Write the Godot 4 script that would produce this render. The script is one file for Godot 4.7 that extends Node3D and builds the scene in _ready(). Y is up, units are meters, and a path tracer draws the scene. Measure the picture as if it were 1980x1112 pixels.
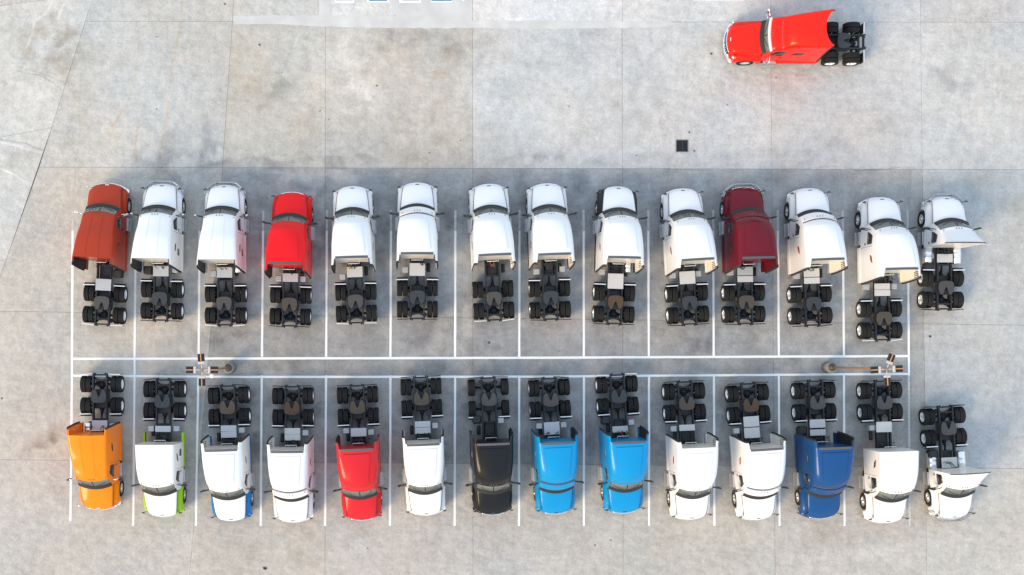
extends Node3D
# A lot of parked tractor units seen from straight above.
# Metres; x to the right of the picture, z down the picture, y up. 32 photograph pixels are one metre on the ground.

const S := 32.0          # pixels per metre on the ground
const CAM_H := 68.0
const FOOT := Vector2(820, 682)   # picture point straight below the camera
const TONE := 0.70       # real base colour per picture value, for the ground

var M := {}
var cache := {}
var taken := {}
var rng := RandomNumberGenerator.new()

# ---------------------------------------------------------------- small helpers
func px(x: float, y: float, h := 0.0) -> Vector3:
	var k := 1.0 - h / CAM_H
	return Vector3((x - FOOT.x) * k / S, h, (y - FOOT.y) * k / S)

func lin(r: float, g: float, b: float, k := 1.0) -> Color:
	var c := Color(r / 255.0, g / 255.0, b / 255.0).srgb_to_linear()
	return Color(c.r * k, c.g * k, c.b * k)

func numbered(n: String) -> String:
	if not taken.has(n):
		taken[n] = 0
		return n
	taken[n] += 1
	return "%s_%03d" % [n, taken[n]]

func thing(called: String, label: String, category: String, at: Vector3, turn := 0.0, group := "") -> Node3D:
	var o := Node3D.new()
	o.name = numbered(called)
	add_child(o)
	o.position = at
	o.rotation.y = turn
	o.set_meta("label", label)
	o.set_meta("category", category)
	if group:
		o.set_meta("group", group)
	return o

func part(parent: Node, called: String, mesh: Mesh, m: Material, at := Vector3.ZERO, rot := Vector3.ZERO) -> MeshInstance3D:
	var o := MeshInstance3D.new()
	o.name = called
	o.mesh = mesh
	o.material_override = m
	o.position = at
	o.rotation = rot
	parent.add_child(o, true)
	return o

func begin(flat := false) -> SurfaceTool:
	var st := SurfaceTool.new()
	st.begin(Mesh.PRIMITIVE_TRIANGLES)
	st.set_smooth_group(-1 if flat else 0)
	return st

func done(st: SurfaceTool) -> ArrayMesh:
	st.index()
	st.generate_normals()
	return st.commit()

func tri(st: SurfaceTool, a: Vector3, b: Vector3, c: Vector3) -> void:
	st.add_vertex(a)
	st.add_vertex(b)
	st.add_vertex(c)

func quad(st: SurfaceTool, a: Vector3, b: Vector3, c: Vector3, d: Vector3) -> void:
	tri(st, a, b, c)
	tri(st, a, c, d)

# box with chamfered edges
func bx(st: SurfaceTool, c: Vector3, size: Vector3, bevel := 0.012) -> void:
	st.set_smooth_group(-1)
	var h := size / 2.0
	var e: float = minf(bevel, minf(h.x, minf(h.y, h.z)) * 0.6)
	var axes := [Vector3(1, 0, 0), Vector3(0, 1, 0), Vector3(0, 0, 1)]
	for i in 3:
		var n: Vector3 = axes[i]
		var u: Vector3 = axes[(i + 1) % 3]
		var v: Vector3 = axes[(i + 2) % 3]
		var hn: float = h[i]
		var hu: float = h[(i + 1) % 3] - e
		var hv: float = h[(i + 2) % 3] - e
		for s in [1.0, -1.0]:
			var o: Vector3 = c + n * hn * s
			var q := [o - u * hu - v * hv, o + u * hu - v * hv, o + u * hu + v * hv, o - u * hu + v * hv]
			if s > 0:
				quad(st, q[3], q[2], q[1], q[0])
			else:
				quad(st, q[0], q[1], q[2], q[3])
		# edge chamfers between n and u faces, running along v
		for s in [1.0, -1.0]:
			for t in [1.0, -1.0]:
				var a: Vector3 = c + n * hn * s + u * hu * t
				var b: Vector3 = c + n * (hn - e) * s + u * (hu + e) * t
				if s * t > 0:
					quad(st, a - v * hv, a + v * hv, b + v * hv, b - v * hv)
				else:
					quad(st, b - v * hv, b + v * hv, a + v * hv, a - v * hv)

func box_mesh(size: Vector3, bevel := 0.012) -> Mesh:
	var key := "bx%s%f" % [size, bevel]
	if not cache.has(key):
		var st := begin(true)
		bx(st, Vector3.ZERO, size, bevel)
		cache[key] = done(st)
	return cache[key]

func tube(st: SurfaceTool, pts: Array, r: float, seg := 8, r_end := -1.0) -> void:
	st.set_smooth_group(0)
	var rings := []
	var n := pts.size()
	var side := Vector3.ZERO
	for i in n:
		var d: Vector3 = (pts[mini(i + 1, n - 1)] - pts[maxi(i - 1, 0)]).normalized()
		if i == 0:
			side = d.cross(Vector3.UP if absf(d.y) < 0.9 else Vector3.RIGHT).normalized()
		else:
			side = (side - d * side.dot(d)).normalized()
		var up := side.cross(d)
		var rr: float = r if r_end < 0 else lerpf(r, r_end, float(i) / (n - 1))
		var ring := []
		for k in seg:
			var a := TAU * k / seg
			ring.append(pts[i] + (side * cos(a) + up * sin(a)) * rr)
		rings.append(ring)
	for i in n - 1:
		for k in seg:
			var k2 := (k + 1) % seg
			quad(st, rings[i][k], rings[i][k2], rings[i + 1][k2], rings[i + 1][k])
	for k in range(1, seg - 1):
		tri(st, rings[0][0], rings[0][k + 1], rings[0][k])
		tri(st, rings[n - 1][0], rings[n - 1][k], rings[n - 1][k + 1])

# profile of (radius, place along x), turned about the x axis
func lathe(st: SurfaceTool, prof: Array, seg := 28, c := Vector3.ZERO, axis := 0) -> void:
	st.set_smooth_group(0)
	for i in prof.size() - 1:
		for k in seg:
			var q := []
			for e in [[i, k], [i, k + 1], [i + 1, k + 1], [i + 1, k]]:
				var a: float = TAU * e[1] / seg
				var p: Vector2 = prof[e[0]]
				var v := Vector3(p.y, p.x * cos(a), p.x * sin(a))
				if axis == 1:
					v = Vector3(p.x * cos(a), p.y, p.x * sin(a))
				elif axis == 2:
					v = Vector3(p.x * cos(a), p.x * sin(a), p.y)
				q.append(c + v)
			quad(st, q[0], q[1], q[2], q[3])

# outline in (x, z) pulled up from y0 to y1
func slab_of(st: SurfaceTool, poly: PackedVector2Array, y0: float, y1: float, tilt := 0.0) -> void:
	st.set_smooth_group(-1)
	var ids := Geometry2D.triangulate_polygon(poly)
	var up := func(p: Vector2, y: float) -> Vector3: return Vector3(p.x, y + tilt * p.y, p.y)
	for i in range(0, ids.size(), 3):
		var a := poly[ids[i]]
		var b := poly[ids[i + 1]]
		var c := poly[ids[i + 2]]
		if (b - a).cross(c - a) < 0:
			var t := b
			b = c
			c = t
		tri(st, up.call(a, y1), up.call(b, y1), up.call(c, y1))
		tri(st, up.call(a, y0), up.call(c, y0), up.call(b, y0))
	for i in poly.size():
		var a := poly[i]
		var b := poly[(i + 1) % poly.size()]
		quad(st, up.call(a, y0), up.call(b, y0), up.call(b, y1), up.call(a, y1))

# ---------------------------------------------------------------- cab surface: rounded sections along the truck
class Body:
	var k: Array          # rows of [s, half width low, half width high, y low, y high, corner radius, crown, bow]
	func _init(rows: Array) -> void:
		k = rows
	func row(s: float) -> Array:
		var n := k.size()
		if s <= k[0][0]:
			return k[0]
		if s >= k[n - 1][0]:
			return k[n - 1]
		var i := 0
		while k[i + 1][0] < s:
			i += 1
		var t: float = (s - k[i][0]) / (k[i + 1][0] - k[i][0])
		var out := [s]
		for c in range(1, 8):
			var a: float = k[i][c]
			var b: float = k[i + 1][c]
			var m0: float = (b - k[i - 1][c]) / (k[i + 1][0] - k[i - 1][0]) if i > 0 else (b - a) / (k[i + 1][0] - k[i][0])
			var m1: float = (k[i + 2][c] - a) / (k[i + 2][0] - k[i][0]) if i + 2 < n else (b - a) / (k[i + 1][0] - k[i][0])
			var h: float = k[i + 1][0] - k[i][0]
			var t2 := t * t
			var t3 := t2 * t
			out.append(a * (2 * t3 - 3 * t2 + 1) + m0 * h * (t3 - 2 * t2 + t) + b * (3 * t2 - 2 * t3) + m1 * h * (t3 - t2))
		return out
	func pt(s: float, t: float) -> Vector3:
		var r := row(s)
		var a := absf(t)
		var x: float
		var y: float
		var wt: float = r[2]
		var rad: float = r[5]
		if a < 0.4:
			x = a / 0.4 * (wt - rad)
			y = r[4] + r[6] * (1.0 - (a / 0.4) * (a / 0.4))
		elif a < 0.6:
			var g := (a - 0.4) / 0.2 * PI / 2
			x = wt - rad + rad * sin(g)
			y = r[4] - rad + rad * cos(g)
		else:
			var u := (a - 0.6) / 0.4
			x = lerpf(wt, r[1], u) + 0.02 * sin(u * PI)
			y = lerpf(r[4] - rad, r[3], u)
		return Vector3(x * signf(t), y, s + r[7] * (x / 1.15) * (x / 1.15))
	func normal(s: float, t: float) -> Vector3:
		var ds := pt(s + 0.02, t) - pt(s - 0.02, t)
		var dt := pt(s, t + 0.01) - pt(s, t - 0.01)
		return ds.cross(dt).normalized()
	func side_t(s: float, y: float) -> float:
		var r := row(s)
		return 0.6 + 0.4 * (r[4] - r[5] - y) / (r[4] - r[5] - r[3])

func grid(st: SurfaceTool, rows: Array) -> void:
	for i in rows.size() - 1:
		for j in rows[i].size() - 1:
			quad(st, rows[i][j], rows[i][j + 1], rows[i + 1][j + 1], rows[i + 1][j])

func patch(st: SurfaceTool, b: Body, s0: float, s1: float, t0: float, t1: float, ns: int, nt: int, off := 0.0, skirt := false) -> void:
	st.set_smooth_group(0)
	var rows := []
	var base := []
	for i in ns + 1:
		var s := lerpf(s0, s1, float(i) / ns)
		var r := []
		var r2 := []
		for j in nt + 1:
			var t := lerpf(t0, t1, float(j) / nt)
			var p := b.pt(s, t)
			var n := b.normal(s, t)
			r.append(p + n * off)
			r2.append(p - n * 0.01)
		rows.append(r)
		base.append(r2)
	grid(st, rows)
	if skirt:
		st.set_smooth_group(1)
		for i in ns:
			quad(st, rows[i + 1][0], base[i + 1][0], base[i][0], rows[i][0])
			quad(st, rows[i][nt], base[i][nt], base[i + 1][nt], rows[i + 1][nt])
		for j in nt:
			quad(st, rows[0][j], base[0][j], base[0][j + 1], rows[0][j + 1])
			quad(st, rows[ns][j + 1], base[ns][j + 1], base[ns][j], rows[ns][j])

# a rounded outline of (s, y) points laid on the side of the cab
func side_patch(b: Body, outline: Array, sgn: float, off := 0.008, rounding := 0.3) -> ArrayMesh:
	var st := begin()
	var pts := []
	var n := outline.size()
	for i in n:
		var p: Vector2 = outline[i]
		var a: Vector2 = outline[(i + n - 1) % n]
		var c: Vector2 = outline[(i + 1) % n]
		for t in [1.0, 0.5, 0.0, -0.5, -1.0]:
			var q: Vector2 = p.lerp(a, rounding * maxf(t, 0.0)) if t >= 0 else p.lerp(c, rounding * -t)
			if absf(t) == 0.5:
				q = q.lerp(p.lerp((a + c) / 2.0, rounding * 0.5), 0.35)
			elif t == 0.0:
				q = p.lerp((a + c) / 2.0, rounding * 0.28)
			pts.append(q)
	var mid := Vector2.ZERO
	for p in pts:
		mid += p / pts.size()
	var on := func(p: Vector2, o: float) -> Vector3:
		var t: float = b.side_t(p.x, p.y) * sgn
		return b.pt(p.x, t) + Vector3(sgn * o, 0, 0)
	for i in pts.size():
		var p: Vector2 = pts[i]
		var q: Vector2 = pts[(i + 1) % pts.size()]
		tri(st, on.call(mid, off), on.call(p, off), on.call(q, off))
		quad(st, on.call(p, off), on.call(p, -0.01), on.call(q, -0.01), on.call(q, off))
	return done(st)

# ---------------------------------------------------------------- materials
func mat(color: Color, rough := 0.6, metal := 0.0) -> StandardMaterial3D:
	var m := StandardMaterial3D.new()
	m.albedo_color = color.linear_to_srgb()
	m.roughness = rough
	m.metallic = metal
	return m

func noise_tex(freq: float, lo: Color, hi: Color, size := 256, seed_ := 1, octaves := 4) -> NoiseTexture2D:
	var n := FastNoiseLite.new()
	n.seed = seed_
	n.frequency = freq
	n.fractal_octaves = octaves
	var g := Gradient.new()
	g.set_color(0, lo)
	g.set_color(1, hi)
	var t := NoiseTexture2D.new()
	t.width = size
	t.height = size
	t.seamless = true
	t.noise = n
	t.color_ramp = g
	return t

func textured(color: Color, rough: float, metal: float, freq: float, spread: float, tile: float, seed_ := 1) -> StandardMaterial3D:
	var m := mat(color, rough, metal)
	m.albedo_texture = noise_tex(freq, Color(1, 1, 1) * (1.0 - spread), Color(1, 1, 1), 256, seed_)
	m.uv1_triplanar = true
	m.uv1_scale = Vector3(1, 1, 1) * tile
	return m

func paint(r: float, g: float, b: float, k := 0.66, metal := 0.0) -> StandardMaterial3D:
	var m := mat(lin(r, g, b, k), 0.34, metal)
	m.clearcoat_enabled = true
	m.metallic_specular = 0.28
	m.clearcoat = 0.25
	m.clearcoat_roughness = 0.08
	return m

func make_materials() -> void:
	M.tyre = textured(Color(0.017, 0.017, 0.019), 0.85, 0.0, 0.05, 0.45, 1.3)
	M.groove = mat(Color(0.008, 0.008, 0.009), 0.95)
	M.alloy = mat(Color(0.86, 0.86, 0.87), 0.28, 0.85)
	M.step = textured(Color(0.70, 0.71, 0.73), 0.4, 0.25, 0.06, 0.3, 2.0, 14)
	M.guard = mat(Color(0.42, 0.44, 0.46), 0.3, 0.7)
	M.alloy_dark = mat(Color(0.10, 0.10, 0.11), 0.5, 0.5)
	M.chrome = mat(Color(0.85, 0.86, 0.88), 0.12, 1.0)
	M.plate = textured(Color(0.74, 0.75, 0.77), 0.42, 0.3, 0.06, 0.35, 2.0)
	M.plate_white = textured(Color(0.76, 0.75, 0.745), 0.6, 0.1, 0.05, 0.3, 2.0, 4)
	M.steel = textured(Color(0.022, 0.028, 0.038), 0.62, 0.2, 0.05, 0.4, 1.5)
	M.black = mat(Color(0.016, 0.016, 0.018), 0.55)
	M.rubber = mat(Color(0.03, 0.03, 0.032), 0.8)
	M.trim = mat(Color(0.085, 0.085, 0.095), 0.6)
	M.seam = mat(Color(0.05, 0.05, 0.055), 0.7)
	M.grease = textured(Color(0.13, 0.125, 0.125), 0.6, 0.25, 0.04, 0.6, 2.0, 7)
	M.grease_brown = textured(Color(0.135, 0.11, 0.088), 0.75, 0.1, 0.04, 0.6, 2.0, 8)
	M.rust = textured(Color(0.17, 0.10, 0.062), 0.85, 0.05, 0.05, 0.65, 2.0, 9)
	M.grease_dark = textured(Color(0.065, 0.072, 0.082), 0.5, 0.3, 0.04, 0.5, 2.0, 10)
	M.side_glass = mat(Color(0.02, 0.022, 0.026), 0.06)
	M.dash = textured(Color(0.19, 0.21, 0.20), 0.8, 0.0, 0.03, 0.35, 1.0, 11)
	M.amber = mat(Color(0.30, 0.07, 0.03), 0.3)
	M.lamp = mat(Color(0.75, 0.77, 0.8), 0.1)
	M.red_lens = mat(Color(0.35, 0.01, 0.015), 0.25)
	M.hose_red = mat(Color(0.5, 0.02, 0.03), 0.5)
	M.hose_dark = mat(Color(0.02, 0.05, 0.03), 0.5)
	M.hose_green = mat(Color(0.12, 0.3, 0.05), 0.5)
	M.strip = mat(Color(0.78, 0.78, 0.8), 0.35, 0.3)
	M.mirror_black = mat(Color(0.03, 0.032, 0.036), 0.4)
	var g := mat(Color(0.62, 0.72, 0.68), 0.04)
	g.transparency = BaseMaterial3D.TRANSPARENCY_ALPHA
	g.albedo_color.a = 0.16
	M.glass = g
	M.white = paint(250, 250, 252, 0.84)
	M.cream = paint(250, 246, 238, 0.82)
	M.burnt = paint(190, 62, 32, 0.80, 0.1)
	M.red = paint(250, 12, 24, 0.80)
	M.crimson = paint(226, 34, 44, 0.78)
	M.maroon = paint(116, 12, 34, 0.78)
	M.orange = paint(255, 136, 4, 0.92)
	M.lime = paint(168, 224, 20, 0.76)
	M.blue = paint(0, 156, 222, 0.76)
	M.azure = paint(0, 130, 205, 0.76)
	M.navy = paint(26, 84, 146, 0.74, 0.1)
	M.onyx = paint(32, 32, 35, 0.7, 0.2)
	M.scarlet = paint(255, 32, 8, 0.84)

# ---------------------------------------------------------------- wheels (shared by all trucks)
func wheel_meshes() -> void:
	# tyre: rounded shoulders and four grooves round the tread
	for w in [["tyre", 0.30], ["tyre_wide", 0.43]]:
		var h: float = w[1] / 2.0
		var st := begin()
		var prof := [Vector2(0.29, -h * 0.82), Vector2(0.36, -h * 0.98), Vector2(0.43, -h), Vector2(0.475, -h * 0.93), Vector2(0.497, -h * 0.8)]
		for g in [-0.5, -0.17, 0.17, 0.5]:
			prof += [Vector2(0.503, h * (g - 0.055)), Vector2(0.486, h * (g - 0.04)), Vector2(0.486, h * (g + 0.04)), Vector2(0.503, h * (g + 0.055))]
		prof += [Vector2(0.497, h * 0.8), Vector2(0.475, h * 0.93), Vector2(0.43, h), Vector2(0.36, h * 0.98), Vector2(0.29, h * 0.82)]
		lathe(st, prof, 36)
		cache[w[0]] = done(st)
	# deep dished rim of a drive wheel, open side towards +x
	var r1 := begin()
	lathe(r1, [Vector2(0.30, 0.13), Vector2(0.285, 0.135), Vector2(0.275, 0.10), Vector2(0.262, 0.0), Vector2(0.25, -0.06), Vector2(0.17, -0.085), Vector2(0.14, -0.05), Vector2(0.135, 0.05), Vector2(0.11, 0.075), Vector2(0.0, 0.08)], 28)
	for k in 10:
		var a := TAU * k / 10
		bx(r1, Vector3(-0.05, cos(a) * 0.165, sin(a) * 0.165), Vector3(0.05, 0.028, 0.028), 0.006)
	cache.rim_dish = done(r1)
	# domed rim of a front wheel
	var r2 := begin()
	lathe(r2, [Vector2(0.30, 0.12), Vector2(0.285, 0.125), Vector2(0.27, 0.06), Vector2(0.25, 0.05), Vector2(0.18, 0.10), Vector2(0.13, 0.115), Vector2(0.10, 0.12), Vector2(0.095, 0.16), Vector2(0.06, 0.175), Vector2(0.0, 0.178)], 28)
	for k in 10:
		var a := TAU * k / 10
		bx(r2, Vector3(0.115, cos(a) * 0.15, sin(a) * 0.15), Vector3(0.03, 0.026, 0.026), 0.006)
	cache.rim_dome = done(r2)
	var r3 := begin()
	for k in 10:
		var a := TAU * (k + 0.5) / 10
		lathe(r3, [Vector2(0.03, 0.0), Vector2(0.0, 0.004)], 8, Vector3(0.079, cos(a) * 0.218, sin(a) * 0.218))
	cache.hand_holes = done(r3)

func add_wheel(t: Node3D, called: String, x: float, z: float, tyre: String, rim: String) -> void:
	var w := Node3D.new()
	w.name = called
	t.add_child(w, true)
	w.position = Vector3(x, 0.503, z)
	part(w, "tyre", cache[tyre], M.tyre, Vector3.ZERO, Vector3(rng.randf() * TAU, 0, 0))
	var r := part(w, "rim", cache[rim], M.alloy, Vector3.ZERO, Vector3(0, 0 if x > 0 else PI, 0))
	if tyre == "tyre_wide":
		r.position.x = 0.07 * signf(x)
	if rim == "rim_dome":
		part(w, "hand_holes", cache.hand_holes, M.black, Vector3.ZERO, Vector3(0, 0 if x > 0 else PI, 0))

# ---------------------------------------------------------------- shapes of the tractor units
func lk(keys: Array, s: float) -> float:
	if s <= keys[0][0]:
		return keys[0][1]
	for i in keys.size() - 1:
		if s <= keys[i + 1][0]:
			return lerpf(keys[i][1], keys[i + 1][1], (s - keys[i][0]) / (keys[i + 1][0] - keys[i][0]))
	return keys[keys.size() - 1][1]

# style: everything that differs between the cab shapes. Rows of "cab": s, half width low, half width high, y low, y high, corner radius, crown, bow
func style(kind: String) -> Dictionary:
	var d := {
		"hood": 1.40, "base": 1.55, "top": 1.93, "end": 4.5, "bow": 0.36, "arch": 1.25,
		"wh": [[0.0, 0.76], [0.3, 0.84], [1.5, 1.0]], "yh": [[0.0, 0.98], [0.06, 1.14], [0.16, 1.26], [0.4, 1.40], [0.8, 1.58], [1.5, 1.84]],
		"wf": [[0.0, 0.91], [0.15, 1.02], [0.4, 1.12], [0.8, 1.17], [1.6, 1.2]], "yf": [[0.0, 0.84], [0.2, 1.02], [0.6, 1.16], [1.2, 1.24], [1.6, 1.28]],
		"extender": 0.52, "panel": true, "flare": 0.05,
	}
	match kind:
		"aero":
			d.cab = [[1.38, 1.12, 1.02, 0.95, 1.90, 0.06, 0.05, 0.36], [1.62, 1.14, 1.00, 0.92, 2.24, 0.10, 0.07, 0.33], [1.89, 1.16, 1.00, 0.9, 2.66, 0.16, 0.08, 0.29], [2.02, 1.17, 1.00, 0.9, 2.84, 0.24, 0.10, 0.27],
				[2.2, 1.18, 1.03, 0.9, 3.14, 0.34, 0.12, 0.24], [2.45, 1.18, 1.07, 0.9, 3.38, 0.40, 0.12, 0.18], [2.9, 1.19, 1.11, 0.9, 3.58, 0.40, 0.10, 0.10], [3.6, 1.2, 1.15, 0.9, 3.74, 0.36, 0.09, 0.03], [4.5, 1.2, 1.16, 0.9, 3.86, 0.26, 0.07, 0.0]]
			d.top = 1.89
		"slab":   # flat wedge roof with crisp edges
			d.cab = [[1.38, 1.12, 1.00, 0.95, 1.92, 0.05, 0.05, 0.30], [1.62, 1.14, 0.97, 0.92, 2.24, 0.08, 0.06, 0.28], [1.90, 1.15, 0.95, 0.9, 2.66, 0.09, 0.06, 0.25], [2.05, 1.16, 0.94, 0.9, 2.80, 0.10, 0.06, 0.22],
				[2.6, 1.17, 0.97, 0.9, 3.06, 0.15, 0.06, 0.12], [3.4, 1.18, 1.05, 0.9, 3.44, 0.15, 0.06, 0.05], [4.62, 1.2, 1.14, 0.9, 3.74, 0.13, 0.08, 0.02]]
			d.end = 4.62
			d.top = 1.88
			d.bow = 0.3
			d.panel = false
			d.extender = 0.50
			d.flare = 0.02
		"mid":    # mid-height sleeper with a squared back
			d.cab = [[1.38, 1.12, 1.02, 0.95, 1.90, 0.06, 0.05, 0.36], [1.62, 1.14, 1.00, 0.92, 2.20, 0.10, 0.07, 0.33], [1.93, 1.16, 1.02, 0.9, 2.66, 0.14, 0.07, 0.28], [2.12, 1.17, 1.04, 0.9, 2.82, 0.2, 0.07, 0.2],
				[2.6, 1.18, 1.08, 0.9, 3.04, 0.22, 0.05, 0.1], [3.2, 1.19, 1.11, 0.9, 3.2, 0.2, 0.04, 0.04], [4.45, 1.2, 1.13, 0.9, 3.28, 0.14, 0.03, 0.0]]
			d.end = 4.45
			d.panel = false
			d.extender = 0.0
		"day":    # short day cab under a flared roof fairing
			d.cab = [[1.38, 1.12, 1.02, 0.95, 1.90, 0.06, 0.05, 0.36], [1.62, 1.14, 1.00, 0.92, 2.20, 0.10, 0.07, 0.33], [1.93, 1.16, 1.02, 0.9, 2.66, 0.16, 0.08, 0.28], [2.12, 1.17, 1.04, 0.9, 2.80, 0.2, 0.08, 0.22],
				[2.5, 1.18, 1.08, 0.9, 3.24, 0.26, 0.08, 0.12], [3.0, 1.18, 1.15, 0.9, 3.82, 0.20, 0.06, 0.0]]
			d.end = 3.0
			d.panel = false
			d.extender = 0.0
		"wing":   # long sleeper with a tall swept wing fairing
			d.hood = 1.80
			d.base = 1.88
			d.top = 2.12
			d.bow = 0.22
			d.arch = 1.25
			d.wh = [[0.0, 0.66], [0.3, 0.76], [1.8, 0.92]]
			d.yh = [[0.0, 1.12], [0.06, 1.34], [0.16, 1.46], [0.5, 1.58], [1.2, 1.74], [1.8, 1.86]]
			d.cab = [[1.76, 1.1, 0.98, 0.95, 1.92, 0.06, 0.05, 0.22], [1.95, 1.12, 0.97, 0.92, 2.22, 0.09, 0.06, 0.21], [2.14, 1.13, 0.97, 0.9, 2.62, 0.14, 0.07, 0.2], [2.35, 1.13, 0.98, 0.9, 2.76, 0.2, 0.08, 0.16],
				[2.78, 1.14, 0.99, 0.9, 2.86, 0.24, 0.08, 0.14], [3.02, 1.16, 0.97, 0.9, 3.26, 0.36, 0.12, 0.14], [3.6, 1.18, 0.99, 0.9, 3.56, 0.36, 0.12, 0.08], [4.9, 1.2, 1.08, 0.9, 3.86, 0.22, 0.05, 0.0]]
			d.end = 4.9
			d.panel = false
			d.extender = 0.46
			d.flare = 0.02
	d.body = Body.new(d.cab)
	return d

func hood_point(d: Dictionary, s: float, j: int) -> Vector3:
	var wh := lk(d.wh, s)
	var yh := lk(d.yh, s)
	var wf := lk(d.wf, s)
	var yf := lk(d.yf, s)
	var p := Vector2.ZERO
	match j:
		0: p = Vector2(0, yh + 0.05)
		1: p = Vector2(wh * 0.5, yh + 0.04)
		2: p = Vector2(wh - 0.09, yh + 0.01)
		3: p = Vector2(wh - 0.03, yh - 0.015)
		4: p = Vector2(wh, yh - 0.06)
		5: p = Vector2(minf(wh + 0.035, wf - 0.14), lerpf(yh - 0.06, yf, 0.62))
		6: p = Vector2(lerpf(wh + 0.04, wf, 0.45), yf + 0.015)
		7: p = Vector2(wf - 0.06, yf - 0.025)
		8: p = Vector2(wf - 0.015, yf - 0.09)
		9: p = Vector2(wf, yf - 0.2)
		_: p = Vector2(wf, 0.4)
	var k := p.x / 1.15
	var front := maxf(0.0, 1.0 - s / 0.7)
	var rear := smoothstep(0.6, d.hood, s)
	var z: float = s + (0.34 * front * front + d.bow * rear) * k * k
	if j > 9:
		var dz: float = z - d.arch
		if absf(dz) < 0.6:
			p.y = maxf(0.4, 0.5 + sqrt(0.36 - dz * dz))
			p.y = minf(p.y, yf - 0.16)
	return Vector3(p.x, p.y, z)

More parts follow.
